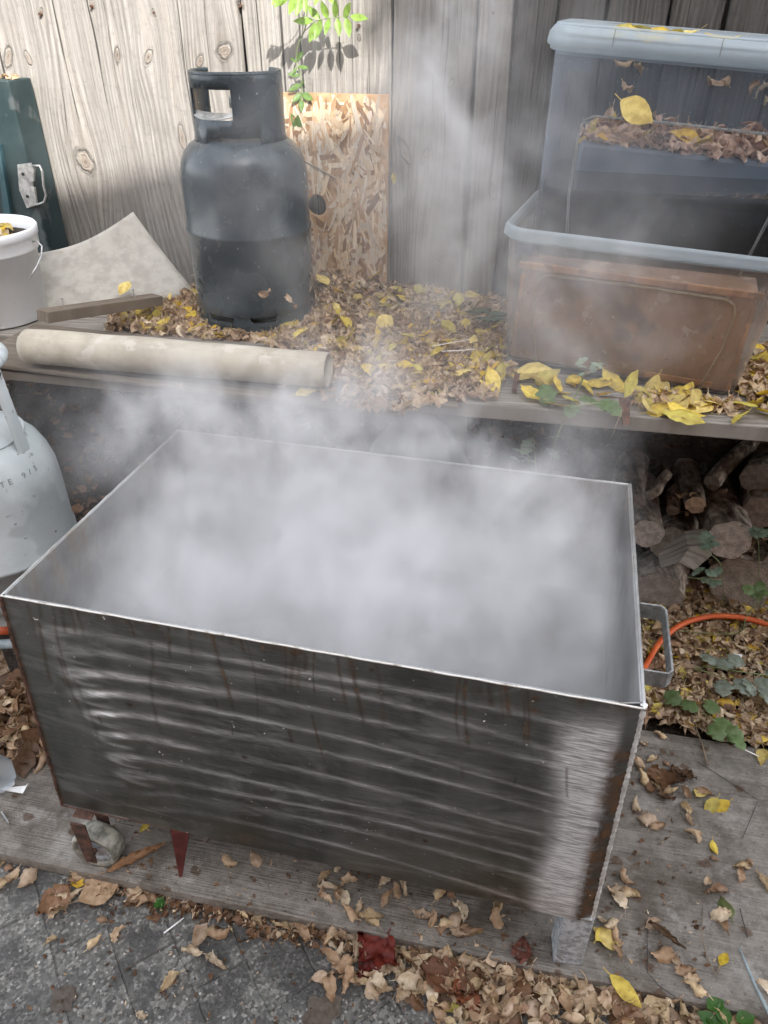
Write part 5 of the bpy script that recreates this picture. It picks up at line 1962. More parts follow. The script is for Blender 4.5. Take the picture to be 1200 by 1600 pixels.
LT = Litter()
for (x, y) in sample_poly(poly_b, 7200):
    if blocked_bench(x, y): continue
    z = BZ + mound(x, y) * rng.uniform(0.1, 1.0) + 0.006
    q = rng.random()
    LT.leaf((x, y, z), 'tan' if q < 0.90 else 'brn' if q < 0.92 else 'yel', rng.uniform(0.62, 0.95) * (0.62 if q >= .90 and q < .92 else 1), 0.6)
# thinner skirt around the roll and edges
for (x, y) in sample_poly([P2(500, 600, BZ), P2(530, 640, BZ), P2(620, 655, BZ), P2(700, 635, BZ), P2(780, 625, BZ), P2(700, 600, BZ)], 170):
    if blocked_bench(x, y): continue
    LT.leaf((x, y, BZ + 0.012 + 0.01 * rng.random()), 'tan', rng.uniform(0.7, 1.1), 0.5)
# right of the tubs
for (x, y) in sample_poly([P2(1135, 600, BZ), P2(1190, 640, BZ), P2(1330, 660, BZ), P2(1330, 500, BZ), P2(1180, 560, BZ)], 900):
    if blocked_bench(x, y): continue
    LT.leaf((x, y, BZ + 0.025 * rng.random() + 0.004), 'tan' if rng.random() < 0.9 else 'yel', rng.uniform(0.7, 1.0), 0.5)
for (x, y) in sample_poly([P2(985, 612, BZ), P2(1150, 632, BZ), P2(1150, 648, BZ), P2(985, 640, BZ)], 130):
    if blocked_bench(x, y): continue
    LT.leaf((x, y, BZ + 0.012 * rng.random() + 0.004), 'tan', rng.uniform(0.6, 0.9), 0.5)
o = LT.build('leaf_litter', 'thick drift of shrivelled tan leaves covering the middle of the bench')


def moundmesh(u, v):
    x = -0.62 + u * 0.98
    y1 = fence_y(x) - 0.012; y0 = fence_y(x) - 0.52
    y = y0 + (y1 - y0) * v
    ins = in_poly(x, y, poly_b) and not blocked_bench(x, y)
    return Vector((x, y, BZ + (mound(x, y) * 0.55 if ins else -0.010)))


M['crumbs'] = plain('leaf_crumbs', (0.13, 0.085, 0.05), (0.36, 0.25, 0.15), 55, 0.9, 0, 1.0, 110, 0.006)
o = MB().grid(moundmesh, 90, 50).build('leaf_mould', M['crumbs'], smooth=True)
tag(o, 'crumbled leaf mould lying under the drift on the bench', 'leaf mould', kind='stuff')

# ground litter, right of the vat
LT = Litter()
poly_g = [(0.42, 1.02), P2(1008, 1122), P2(1080, 1146), P2(1200, 1172), P2(1400, 1210), P2(1400, 905), P2(1200, 905), P2(990, 900), (0.50, 1.62)]
for (x, y) in sample_poly(poly_g, 6900):
    q = rng.random()
    h_ = 0.022 * rng.random()
    LT.leaf((x, y, h_ + 0.004), 'tan' if q < 0.80 else 'brn' if q < 0.90 else 'yel', rng.uniform(0.65, 1.05) * (0.6 if .8 <= q < .9 else .75 if q > .9 else 1), 0.55)
o = LT.build('leaf_litter', 'tan leaf litter on the ground around the orange hose and log pile')
# left of vat + behind
LT = Litter()
poly_l = [P2(-120, 1000), P2(60, 1000), P2(85, 1190), P2(60, 1215), P2(-60, 1200), P2(-150, 1250)]
for (x, y) in sample_poly(poly_l, 750):
    LT.leaf((x, y, 0.006 + 0.02 * rng.random()), 'tan' if rng.random() < 0.7 else 'brn', rng.uniform(0.8, 1.5), 0.5)
o = LT.build('leaf_litter', 'large faded leaves on the ground at the left edge beside the vat')
LT = Litter()
for _ in range(900):
    x = rng.uniform(-1.3, 0.9)
    v_ = rng.random()
    p = heap_fn((x + 1.3) / 2.9, v_)
    LT.leaf((p.x, p.y, p.z + 0.012), 'brn', rng.uniform(0.5, 0.8), 0.5)
for (x, y) in sample_poly([(-1.2, 1.5), (-0.5, 1.62), (0.5, 1.38), (0.5, 1.75), (-1.2, 2.0)], 1200):
    LT.leaf((x, y, 0.004 + 0.02 * rng.random()), 'brn', rng.uniform(0.5, 0.8), 0.5)
o = LT.build('leaf_litter', 'brown leaves scattered over the earth in the dark under the bench')
# leaves on the log pile
LT = Litter()
for _ in range(110):
    p = aty(rng.uniform(1040, 1230), rng.uniform(760, 930), rng.uniform(1.72, 1.82))
    LT.leaf(tuple(p), 'tan' if rng.random() < 0.7 else 'brn', rng.uniform(0.5, 0.85), 0.7)
o = LT.build('leaf_litter', 'dry leaves caught in the gaps between the stacked logs')
# bottom pile along the board edge on the paving
LT = Litter()


def strip_xy(px, py): return P2(px, py, PAVE)


poly_p = [strip_xy(500, 1470), strip_xy(620, 1480), strip_xy(760, 1490), strip_xy(860, 1520), strip_xy(960, 1550), strip_xy(1080, 1575), strip_xy(1180, 1600), strip_xy(1200, 1680), strip_xy(700, 1660), strip_xy(640, 1560), strip_xy(540, 1540)]
for (x, y) in sample_poly(poly_p, 560):
    py_ = 0
    dens = sstep(np.array(x), -0.12, 0.16)
    if rng.random() > 0.25 + 0.75 * float(dens): continue
    LT.leaf((x, y, PAVE + 0.006 + 0.024 * rng.random() * float(dens)), 'tan' if rng.random() < 0.93 else 'brn', rng.uniform(0.5, 1.35), 0.5, 8, 4)
# crumbs along the board edge
for i in range(900):
    s_ = rng.uniform(0.15, 0.95)
    e_ = fa.lerp(fb, s_) - perp * abs(rng.normal(0, 0.02))
    LT.leaf((e_.x, e_.y, PAVE + 0.003 + 0.006 * rng.random()), 'brn' if rng.random() < 0.6 else 'tan', rng.uniform(0.15, 0.4), 0.5, 3, 2)
o = LT.build('leaf_litter', 'curled tan leaves heaped on the paving below the front edge of the board')

LT = Litter()
for _ in range(1100):
    s_ = rng.uniform(0.12, 0.95); t2_ = rng.uniform(-0.25, 0.55)
    e_ = fa.lerp(fb, s_) + perp * t2_
    zc_ = 0.001 if t2_ > 0.004 else PAVE + 0.001
    LT.leaf((e_.x, e_.y, zc_ + 0.002), 'brn' if rng.random() < 0.6 else 'tan', rng.uniform(0.06, 0.22), 0.4, 3, 2)
LT.build('debris', 'tiny leaf crumbs sprinkled over the grey board and the paving', 'debris')

# ------------------------------------------------------------------ single leaves
def scatter(pix, z, kind, label, group, size=(0.9, 1.2), lift=0.003, tilt=0.25):
    for q in pix:
        p = at(q[0], q[1], z) if len(q) == 2 else at(*q)
        p.z += lift
        leaf_at(p, kind, label, group, size=rng.uniform(*size), tilt=tilt)


YF = [(820, 595), (838, 588), (852, 598), (868, 606), (845, 612), (828, 622), (880, 622), (868, 640), (895, 600), (915, 612), (930, 606), (948, 622), (925, 592), (905, 606), (890, 634), (960, 605), (945, 608),
      (1005, 630), (1020, 622), (1035, 640), (1045, 632), (1058, 645), (1068, 652), (1078, 638), (1088, 630), (1100, 640), (1050, 655), (1012, 645), (1070, 628), (1110, 632), (1030, 612), (1016, 612), (1062, 618), (1090, 645), (1065, 660), (1120, 640), (1030, 648), (1042, 622),
      (1155, 660), (1180, 640), (1195, 620), (1198, 652), (1190, 605), (1168, 592), (1150, 640)]
scatter(YF, BZ, 'yel', 'bright yellow leaf on the grey plank in front of the lower tub', 'yellow leaves in front of the tubs', (1.05, 1.5), 0.010, 0.35)
YM = [(752, 575), (765, 590), (745, 600), (770, 610), (758, 560), (780, 598), (740, 585), (762, 618), (750, 570), (775, 572), (735, 552), (748, 530), (772, 604), (785, 585)]
scatter(YM, BZ, 'yel', 'yellow leaf in the clump left of the lower tub', 'yellow leaves left of the tubs', (1.0, 1.3), 0.018, 0.4)
YS = [(583, 467), (230, 510), (250, 518), (300, 508), (345, 520), (330, 505), (460, 520), (470, 540), (545, 545), (540, 525), (560, 490), (620, 480), (655, 478), (600, 525), (640, 545), (575, 590), (560, 585), (612, 560), (665, 540), (690, 500),
      (715, 490), (700, 530), (680, 570), (630, 590), (720, 600), (735, 480), (505, 470), (520, 500), (600, 500), (650, 600), (215, 500)]
for q in YS:
    p = at(q[0], q[1], BZ)
    p.z += mound(p.x, p.y) + 0.012
    leaf_at(p, 'yel', 'yellow leaf lying on the brown drift in the middle of the bench', 'yellow leaves on the drift', size=rng.uniform(0.85, 1.2), tilt=0.35)
scatter([(480, 616)], BZ + 0.008, 'yel', 'single yellow leaf on the bench edge in front of the vinyl roll', None, (1.1, 1.11), 0.003, 0.1)
scatter([(665, 614), (648, 608)], BZ + 0.008, 'yel', 'yellow leaf on the corner of the thin brown sheet', 'yellow leaves on the sheet corner', (1, 1.1), 0.004, 0.2)
scatter([(282, 607), (515, 625), (540, 628), (580, 630), (598, 632), (620, 628), (445, 606), (505, 618)], BZ + 0.008, 'tan', 'curled tan leaf on the bench edge below the vinyl roll end', 'tan leaves on the bench edge', (0.7, 1.0))
scatter([(590 * 0.33 + 0, 452)], BZ + 0.05, 'yel', 'small yellow leaf on the grey vinyl offcut behind the batten', None, (0.9, 1.0))
# lid leaves
for (lx, ly) in ((-0.16, 0.02), (-0.13, 0.0), (-0.11, 0.04), (-0.09, 0.01), (-0.04, 0.03), (-0.06, -0.02), (0.03, 0.04)):
    p = f2 @ Vector((lx, ly - 0.10, H2 + 0.012)) + loc2
    leaf_at(p, 'yel', 'yellow leaf lying on the lid of the upper tub', 'yellow leaves on the lid', size=1.15, tilt=0.3)
# leaf stuck on the front wall
p = f2 @ Vector((-0.10, -D1 / 2 - 0.002, 0.315)) + loc2
leaf_at(p, 'yel', 'large pale yellow leaf stuck on the front wall of the upper tub', None, yaw=A2, pitch=0.5, roll=R(80), size=1.25, idx=0)
# leaf on osb edge, tall upright leaf by the tub, leaves caught by the cylinder
leaf_at(fence_pt(617, 278) - Vv * 0.012, 'yel', 'small yellow leaf clinging to the fence at the right edge of the strand board', None, yaw=A2, pitch=R(85), roll=R(80), size=0.7)
leaf_at(aty(987, 600, 1.44), 'yel', 'upright folded yellow leaf leaning on the lower tub', None, yaw=A2, pitch=R(-75), roll=R(30), size=1.1)
for (px, py) in ((417, 460), (452, 468), (460, 478), (488, 405), (485, 430), (482, 455), (490, 440)):
    leaf_at(aty(px, py, BC.y - (0.168 if px < 470 else 0.03)), 'tan', 'dry leaf caught on the foot of the dark gas cylinder', 'leaves caught on the dark cylinder', size=0.8, tilt=0.9)

# on the ground board
TB = [(650, 1120 - 0)] and []
for q in [(1030, 1150), (1018, 1190), (1040, 1195), (1005, 1165), (1045, 1215), (1100, 1240), (990, 1262), (1012, 1282), (1028, 1292), (1075, 1285), (1080, 1310), (1115, 1345), (1170, 1350), (1158, 1355), (1105, 1380), (1118, 1395), (960, 1395), (985, 1400), (975, 1375), (968, 1410),
          (940, 1440), (950, 1450), (1125, 1432), (1130, 1450), (960, 1470), (965, 1490), (1035, 1495), (1050, 1500), (1070, 1520), (1085, 1545), (1080, 1535), (1190, 1380), (1020, 1445), (1192, 1545), (1040, 1230), (1070, 1265), (1010, 1225), (1155, 1370)]:
    leaf_at(at(q[0], q[1], 0.0) + Vector((0, 0, 0.004)), 'tan', 'tan curled leaf scattered on the grey board right of the vat', 'tan leaves on the board right of the vat', size=rng.uniform(0.75, 1.15), tilt=0.2)
for q in [(1000, 1200), (1020, 1210), (1035, 1225), (1060, 1225), (1048, 1240), (1070, 1242), (1015, 1235), (1005, 1218), (1028, 1238), (1040, 1250), (1055, 1210), (1068, 1215)]:
    leaf_at(at(q[0], q[1], 0.0) + Vector((0, 0, 0.01)), 'brn' if rng.random() < 0.4 else 'tan', 'leaf in the dark damp clump beside the right edge of the vat', 'leaves in the clump beside the vat', size=rng.uniform(0.8, 1.2), tilt=0.4)
for q in [(1095, 1240), (1110, 1262), (1125, 1262), (1035, 1222), (1115, 1328), (936, 1462), (948, 1468), (1130, 1500), (1190, 1185), (1050, 1118), (1062, 1126)]:
    leaf_at(at(q[0], q[1], 0.0) + Vector((0, 0, 0.004)), 'yel', 'yellow curled leaf on the grey board right of the vat', 'yellow leaves on the board right of the vat', size=rng.uniform(0.6, 1.0), tilt=0.2)
leaf_at(at(1133, 1420, 0.0) + Vector((0, 0, 0.004)), 'grn', 'single dark green leaf on the grey board at the lower right', None, size=1.0, tilt=0.1)
for q in [(508, 1370), (525, 1362), (515, 1390), (530, 1400), (545, 1372), (502, 1395), (560, 1420), (550, 1430), (575, 1440), (582, 1432), (535, 1410), (605, 1405), (620, 1402), (690, 1395), (704, 1402), (665, 1435), (675, 1445), (690, 1455), (700, 1445), (712, 1440),
          (725, 1450), (718, 1462), (735, 1460), (715, 1430), (360, 1350), (398, 1345), (778, 1422), (775, 1440), (600, 1375), (632, 1383), (545, 1385), (512, 1405)]:
    leaf_at(at(q[0], q[1], 0.0) + Vector((0, 0, 0.004)), 'tan', 'tan curled leaf on the board strip in front of the vat', 'tan leaves on the board in front of the vat', size=rng.uniform(0.85, 1.2), tilt=0.3)
for q in [(10, 1345), (15, 1360), (20, 1372), (5, 1385), (45, 1375), (85, 1400), (100, 1415), (75, 1410), (115, 1380), (130, 1370), (120, 1355), (195, 1385), (205, 1395), (230, 1390), (215, 1400), (90, 1430), (160, 1440), (188, 1462), (150, 1473), (80, 1472), (330, 1412), (345, 1462), (312, 1465),
          (265, 1537), (222, 1590), (378, 1430), (390, 1425), (420, 1430), (440, 1450), (465, 1440), (405, 1440), (430, 1463), (150, 1385), (100, 1390), (110, 1405), (140, 1375), (175, 1385), (338, 1505), (300, 1490), (210, 1410), (225, 1412), (240, 1405), (250, 1395)]:
    leaf_at(at(q[0], q[1], PAVE) + Vector((0, 0, 0.004)), 'tan', 'dry tan leaf on the paving at the lower left', 'tan leaves on the lower left paving', size=rng.uniform(0.8, 1.2), tilt=0.2)
for q in [(510, 1445), (530, 1460), (545, 1470), (520, 1475), (495, 1440), (560, 1485), (515, 1500), (535, 1515), (560, 1535), (590, 1540), (600, 1520), (545, 1530), (580, 1555), (625, 1535), (630, 1560), (640, 1500), (660, 1490), (690, 1500), (700, 1510), (480, 1450), (470, 1460), (520, 1545), (505, 1530), (680, 1560), (720, 1500),
          (750, 1520), (770, 1560), (800, 1560), (830, 1580), (860, 1570), (900, 1580), (930, 1585), (985, 1585), (880, 1555), (780, 1590), (1010, 1590), (700, 1450 + 60), (735, 1500)]:
    leaf_at(at(q[0], q[1], PAVE) + Vector((0, 0, 0.012)), 'tan', 'curled tan leaf at the edge of the heap on the paving below the vat', 'tan leaves of the heap on the paving', size=rng.uniform(0.95, 1.35), tilt=0.35)
leaf_at(at(706, 1580, PAVE) + Vector((0, 0, 0.012)), 'yel', 'flat pale yellow leaf on the paving at the bottom of the photo', None, yaw=-0.15, tilt=0.05, size=0.85, idx=3)
leaf_at(at(742, 1484, PAVE) + Vector((0, 0, 0.03)), 'yel', 'bright yellow leaf standing in the tan heap at the board edge', None, yaw=1.1, tilt=0.2, size=1.0, idx=5)
leaf_at(at(972, 1563, PAVE) + Vector((0, 0, 0.035)), 'yel', 'long yellow green leaf across the board edge at the lower right', None, yaw=-0.85, tilt=0.08, size=1.35, idx=7)
leaf_at(at(226, 1296, 0.0) + Vector((0, 0, 0.004)), 'yel', 'small yellow leaf on the board behind the castor', None, size=0.55)
leaf_at(at(121, 1380, PAVE) + Vector((0, 0, 0.006)), 'yel', 'twisted yellow leaf among the tan leaves near the castor', None, size=0.8)


def special_leaf(name, px, py, z, L, W_, col, label, yaw, seed, lobed=False, curl=0.4, roll=0.4, cr=0.002, cat='leaf', pitch=0.0, mat='leaf', pet=0.3):
    rg_l = np.random.default_rng(seed)
    V, F = leaf_geo(L, W_, curl, roll, 0.3, cr, 16, 10, pet, rg_l)
    if lobed:
        # pull the outline into lobes
        n1 = 11
        for i in range(17):
            f_ = 0.55 + 0.45 * abs(math.cos(i / 16 * PI * 2.5))
            V[i * n1:(i + 1) * n1, 1] *= f_
    C = np.tile(np.array(col), (len(V), 1)) * rg_l.uniform(0.85, 1.1, (len(V), 1))
    me_ = mesh_np(name, V, F, C, [M[mat]])
    o_ = bpy.data.objects.new(name, me_); COL.objects.link(o_)
    p_ = at(px, py, z) if not isinstance(px, Vector) else px
    o_.location = p_
    o_.rotation_euler = (0, pitch, yaw)
    tag(o_, label, cat)
    return o_


special_leaf('fallen_leaf', 157, 1390, PAVE + 0.012, 0.085, 0.034, (0.52, 0.36, 0.23), 'broad flat pale brown leaf on the paving below the castor', 0.6, 1, curl=0.3, roll=0.2, cr=0.0008)
special_leaf('fallen_leaf', 215, 1340, 0.015, 0.12, 0.016, (0.42, 0.24, 0.13), 'long narrow orange brown leaf leaning on the castor tyre', 0.55, 2, roll=1.6, curl=0.2)
special_leaf('fallen_leaf', 85, 1410, PAVE + 0.012, 0.08, 0.030, (0.33, 0.19, 0.11), 'large brown leaf on the paving left of the broad pale leaf', -2.2, 3, curl=1.0, roll=0.8, cr=0.003)
special_leaf('fallen_leaf', 590, 1482, PAVE + 0.022, 0.095, 0.045, (0.20, 0.030, 0.020), 'dark red crumpled maple leaf in front of the vat', -0.7, 4, lobed=True, curl=0.8, roll=0.6, cr=0.005)
special_leaf('fallen_leaf', 578, 1510, PAVE + 0.018, 0.06, 0.022, (0.17, 0.028, 0.020), 'small crimson leaf tip below the maple leaf', -2.5, 5, lobed=True, curl=0.8, roll=0.6, cr=0.004)
special_leaf('fallen_leaf', 700, 1532, PAVE + 0.024, 0.11, 0.034, (0.19, 0.085, 0.045), 'big glossy dark brown leaf on the heap in front of the vat', -0.5, 6, curl=0.8, roll=0.9, cr=0.004)
special_leaf('fallen_leaf', 730, 1560, PAVE + 0.024, 0.07, 0.024, (0.30, 0.10, 0.045), 'russet crumpled leaf at the tip of the big brown leaf', -0.9, 7, curl=0.9, roll=0.9, cr=0.004)
special_leaf('fallen_leaf', 815, 1485, PAVE + 0.035, 0.05, 0.020, (0.20, 0.07, 0.05), 'dull red brown leaf left of the galvanised foot', 1.3, 8, curl=0.9, roll=0.9, cr=0.003)
special_leaf('fallen_leaf', 60, 1060, 0.03, 0.10, 0.04, (0.46, 0.36, 0.26), 'big faded leaf at the left edge below the hose', 0.3, 9, curl=0.5, roll=0.5, cr=0.003)
special_leaf('fallen_leaf', 15, 1040, 0.03, 0.11, 0.045, (0.50, 0.38, 0.27), 'broad buff leaf at the left edge under the pipe', 0.9, 10, curl=0.5, roll=0.5, cr=0.002)
special_leaf('fallen_leaf', 100, 1560, PAVE + 0.003, 0.05, 0.03, (0.12, 0.10, 0.085), 'flattened grey brown leaf trodden on the lower left paving', 0.9, 12, lobed=True, curl=0.1, roll=0.1, cr=0.0004)
special_leaf('fallen_leaf', 505, 1580, PAVE + 0.003, 0.08, 0.035, (0.14, 0.115, 0.095), 'flattened grey brown oak leaf trodden into the paving at the bottom', 0.6, 13, lobed=True, curl=0.1, roll=0.1, cr=0.0004)
# dark curled bark leaf
special_leaf('fallen_leaf', 1042, 1462, 0.012, 0.075, 0.012, (0.16, 0.10, 0.06), 'rolled dark brown leaf lying alone on the grey board', -0.75, 14, roll=2.2, curl=0.2)

# ------------------------------------------------------------------ twigs, straws, scraps
def stick(pts, r, label, m_='brownstem', name='twig', cat='twig'):
    o_ = MB().tube([Vector(p) for p in pts], r, 7).build(name, M[m_], smooth=True)
    return tag(o_, label, cat)


stick([at(256, 1458, PAVE + .004), at(272, 1446, PAVE + .005), at(287, 1434, PAVE + .004)], 0.0016, 'short white straw on the paving below the wedge', 'paper')
stick([at(1154, 1478, 0.006), at(1168, 1512, 0.006), at(1190, 1560, 0.006), at(1215, 1610, 0.006)], [0.0012, 0.0025, 0.003, 0.0032], 'dark tipped blue grey rod at the lower right corner', 'pipe', 'thin_rod', 'rod')
stick([at(1145, 1163, 0.01), at(1165, 1172, 0.01), at(1186, 1182, 0.01)], 0.0014, 'white stalk pointing at the yellow leaf on the right', 'paper')
stick([at(1098, 1415, 0.004), at(1096, 1460, 0.004), at(1104, 1495, 0.004), at(1122, 1530, 0.004)], 0.0008, 'thin bent straw on the lower right of the board', 'brownstem')
stick([at(1011, 1450, 0.003), at(1012, 1520, 0.003), at(1030, 1540, 0.003), at(1060, 1562, 0.003)], 0.0007, 'dark hair thin stem on the board right of the foot', 'rubber_dark')
stick([at(1156, 1420, 0.004), at(1168, 1465, 0.006)], 0.0009, 'short thin dark twig beside the single green leaf', 'rubber_dark')
stick([at(1085, 1130, 0.03), at(1098, 1165, 0.01), at(1105, 1195, 0.004)], 0.0016, 'dark bent stalk below the clover like plant')
stick([at(1160, 1310, 0.004), at(1185, 1250, 0.004), at(1090, 1190, 0.004)], 0.0007, 'hair thin grey stem across the right of the board', 'rubber_dark')
stick([at(955, 700 - 15, BZ + .01), at(972, 640, BZ + .06)], 0.0007, 'thin straw leaning at the rusty bracket')
stick([at(600, 600, BZ + .04), at(640, 632, BZ + .02), at(655, 640, BZ + .01)], 0.0011, 'bare straw stalk on the edge of the leaf drift')
stick([at(590, 475, BZ + .06), at(650, 474, BZ + .06), at(690, 478, BZ + .05)], 0.0009, 'straight straw stalk at the back of the drift')
stick([at(592, 440, BZ + .08), at(620, 470, BZ + .07), at(640, 490, BZ + .06)], 0.0009, 'slanting straw stalk in front of the strand board foot')
stick([at(675, 541, BZ + .05), at(735, 530, BZ + .05)], 0.0008, 'upper of the two white threads on the drift', 'paper')
stick([at(690, 549, BZ + .05), at(742, 546, BZ + .05)], 0.0008, 'lower of the two white threads on the drift', 'paper')
stick([at(1090, 648, BZ + .01), at(1130, 646, BZ + .012), at(1170, 640, BZ + .01)], 0.0009, 'brown stalk across the plank beside the lone yellow leaf')
stick([at(1015, 1000, .04), at(1000, 952, .05)], 0.001, 'thin stalk seen through the vat handle')
stick([at(1020, 948, .05), at(1075, 940, .06)], 0.001, 'thin brown stem in front of the logs beside the handle')
stick([at(1075, 1085, .03), at(1115, 1075, .03)], 0.0012, 'short stalk on the leaf litter below the hose')
stick([at(1150, 1092, .03), at(1175, 1110, .03), at(1200, 1120, .03)], 0.0012, 'reddish stalk on the litter at the right edge')
# vertical dry twig against the osb
stick([osbP(0.24 - 0, 0.365, 0.004), osbP(0.14, 0.32, 0.006)], 0.0018, 'thin dry twig lying across the strand board')
# rusty bracket on the bench front
o = MB().prism([at(966, 620, BZ + .03), at(984, 622, BZ + .03), at(983, 662, BZ - .005), at(972, 664, BZ - .005)], (0, -0.006, 0)).build('rusty_bracket', M['rust'], bevel=0.001)
tag(o, 'small rusty strip standing on the bench edge in front of the lower tub', 'bracket')
o = MB().prism([at(804, 583, BZ + .015), at(812, 583, BZ + .015), at(806, 612, BZ + .004), at(799, 612, BZ + .004)], (0, -0.006, 0)).build('bark_strip', M['rust'], bevel=0.001)
tag(o, 'dark bark sliver at the left foot of the lower tub', 'bark')
# paper scraps
o = MB().prism([at(1145, 1022, .035), at(1160, 1023, .035), at(1157, 1033, .035), at(1148, 1032, .035)], (0, 0, .001)).build('paper_scrap', M['paper'])
tag(o, 'small white scrap of paper on the leaf litter below the hose', 'paper')
# translucent plastic scraps on the left


def film_fn(u, v):
    a_ = at(-20, 1180, 0.03).lerp(at(20, 1185, 0.03), u); b_ = at(-20, 1240, 0.03).lerp(at(25, 1230, 0.03), u)
    p = a_.lerp(b_, v)
    p.z += 0.010 * math.sin(u * 4 + v * 3) + 0.006 * math.sin(v * 9)
    return p


o = MB().grid(film_fn, 14, 14).build('plastic_film', M['bag'], smooth=True)
tag(o, 'crumpled grey plastic film on the ground at the left edge', 'film')
o = MB().prism([at(0, 1232, 0.02), at(40, 1228, 0.02), at(44, 1224, 0.02), at(36, 1240, 0.02), at(10, 1236, 0.015)], (0, 0, .001)).build('plastic_scrap', M['paper'])
tag(o, 'pointed whitish plastic shard beside the grey film', 'scrap')
o = MB().tube([at(2, 1268, .004), at(14, 1286, .004)], 0.0018, 6).build('nail', M['wire'])
tag(o, 'grey nail lying on the board at the left edge', 'nail')

# ------------------------------------------------------------------ plants
def lobed_leaf(L, W_, nlobe=3):
    """flat lobed outline as triangle strips about the midrib, in XY, slightly cupped"""
    pts = []
    n_ = 26
    for i in range(n_ + 1):
        s_ = i / n_
        w_ = W_ * math.sin(PI * min(max(s_, 0.02), 0.98) ** 0.9) ** 0.7
        w_ *= 0.62 + 0.38 * abs(math.sin(s_ * PI * nlobe + 0.4))
        pts.append((s_ * L, w_))
    V, F = [], []
    for i, (x, w_) in enumerate(pts):
        z = 0.12 * L * math.sin(x / L * PI)
        V += [(x, -w_, z - w_ * 0.15), (x, -w_ * 0.5, z + 0.0), (x, 0, z - 0.03 * L), (x, w_ * 0.5, z), (x, w_, z - w_ * 0.15)]
    for i in range(n_):
        for j in range(4):
            a_ = i * 5 + j
            F.append((a_, a_ + 5, a_ + 6, a_ + 1))
    return np.array(V, dtype=float), np.array(F)


def plant(name, label, stemsets, leaves, col, cat='plant', lobe=3, mat='green', group=None):
    """stemsets: list of point lists; leaves: (pos, yaw, pitch, L, W)"""
    base_ = Vector(stemsets[0][0])
    t = thing(name, label, cat, base_, group=group)
    k = MB()
    for st in stemsets: k.tube(smooth_path([Vector(p) for p in st], 5), 0.0013, 6)
    k.build('stem', M['stem'], t, smooth=True)
    for (p, yaw_, pit_, L, W_) in leaves:
        V, F = lobed_leaf(L, W_, lobe) if lobe else leaf_geo(L, W_, 0.3, 0.4, 0.2, 0.0, 10, 6, 0)
        m_ = rot_mat(yaw_, pit_, rng.normal(0, 0.25))
        V = V @ m_.T + np.array(Vector(p) - base_)
        c_ = np.array(col) * rng.uniform(0.8, 1.15)
        me_ = mesh_np('leaf', V, F, np.tile(c_, (len(V), 1)) * rng.uniform(0.92, 1.06, (len(V), 1)), [M[mat]])
        o_ = bpy.data.objects.new('leaf', me_); COL.objects.link(o_); o_.parent = t
    return t


GG = (0.30, 0.42, 0.34)
GD = (0.17, 0.26, 0.11)


def sprig(px, py, y, n_, spread, L, W_):
    out = []
    for i in range(n_):
        c_ = aty(px + rng.uniform(-spread, spread), py + rng.uniform(-spread, spread) * 0.7, y - 0.01 * rng.random())
        out.append((c_, rng.uniform(0, 2 * PI), rng.uniform(-0.7, 0.1), L * rng.uniform(0.7, 1.2), W_ * rng.uniform(0.8, 1.2)))
    return out


plant('celandine', 'blue green lobed celandine sprig growing in front of the log pile',
      [[at(1130, 958, 0.0), aty(1130, 915, 1.6), aty(1125, 880, 1.58), aty(1100, 860, 1.56)], [aty(1128, 905, 1.59), aty(1105, 905, 1.57), aty(1072, 902, 1.56)]],
      sprig(1095, 853, 1.55, 5, 12, 0.04, 0.020) + sprig(1100, 912, 1.56, 8, 22, 0.035, 0.012), GG)
plant('celandine', 'tall thin celandine with leaves at its top at the right edge of the log pile',
      [[at(1187, 960, 0.0), aty(1186, 900, 1.6), aty(1185, 850, 1.58), aty(1178, 828, 1.57)]], sprig(1183, 832, 1.56, 6, 14, 0.035, 0.014), GG)
plant('celandine', 'celandine with one round leaf leaning over the orange hose',
      [[at(1048, 985, 0.03), at(1150, 990, 0.05), at(1165, 965, 0.09), at(1185, 938, 0.13)]], sprig(1185, 933, 1.5, 5, 10, 0.035, 0.018), GD)
plant('celandine', 'grey green celandine spreading over the litter at the right edge',
      [[at(1082, 1045, 0.03), at(1110, 1042, 0.06), at(1160, 1050, 0.07), at(1200, 1055, 0.06)], [at(1082, 1045, 0.03), at(1120, 1055, 0.05), at(1150, 1075, 0.05)]],
      [(at(px_, py_, 0.06), yw, 0.1, 0.055, 0.026) for (px_, py_, yw) in ((1180, 1060, -0.9), (1165, 1060, -1.6), (1125, 1045, 0.8), (1145, 1040, 0.9), (1150, 1060, -1.3), (1195, 1050, -0.3), (1130, 1062, -1.9), (1120, 1040, 2.0), (1190, 1075, -1.4))],
      (0.30, 0.36, 0.31))
plant('celandine', 'small green lobed plant at the board edge below the litter',
      [[at(1085, 1110, 0.01), at(1100, 1115, 0.04), at(1120, 1130, 0.05), at(1140, 1150, 0.02)]],
      [(at(px_, py_, 0.05), yw, 0.1, 0.05, 0.024) for (px_, py_, yw) in ((1090, 1112, 2.2), (1105, 1112, 0.8), (1115, 1125, -0.4), (1112, 1130, -1.4), (1130, 1138, -0.7), (1140, 1145, -1.2), (1062, 1100, 2.0))], GD)
plant('celandine', 'pale celandine half hidden in steam behind the vat',
      [[at(840, 765, 0.0), aty(838, 740, 1.5), aty(835, 700, 1.48), aty(833, 685, 1.47)], [at(850, 765, 0.0), aty(865, 700, 1.45), aty(885, 650, 1.42), aty(912, 590, 1.40)]],
      sprig(840, 700, 1.46, 9, 34, 0.045, 0.013) + sprig(912, 578, 1.40, 6, 18, 0.028, 0.008), (0.24, 0.32, 0.22))
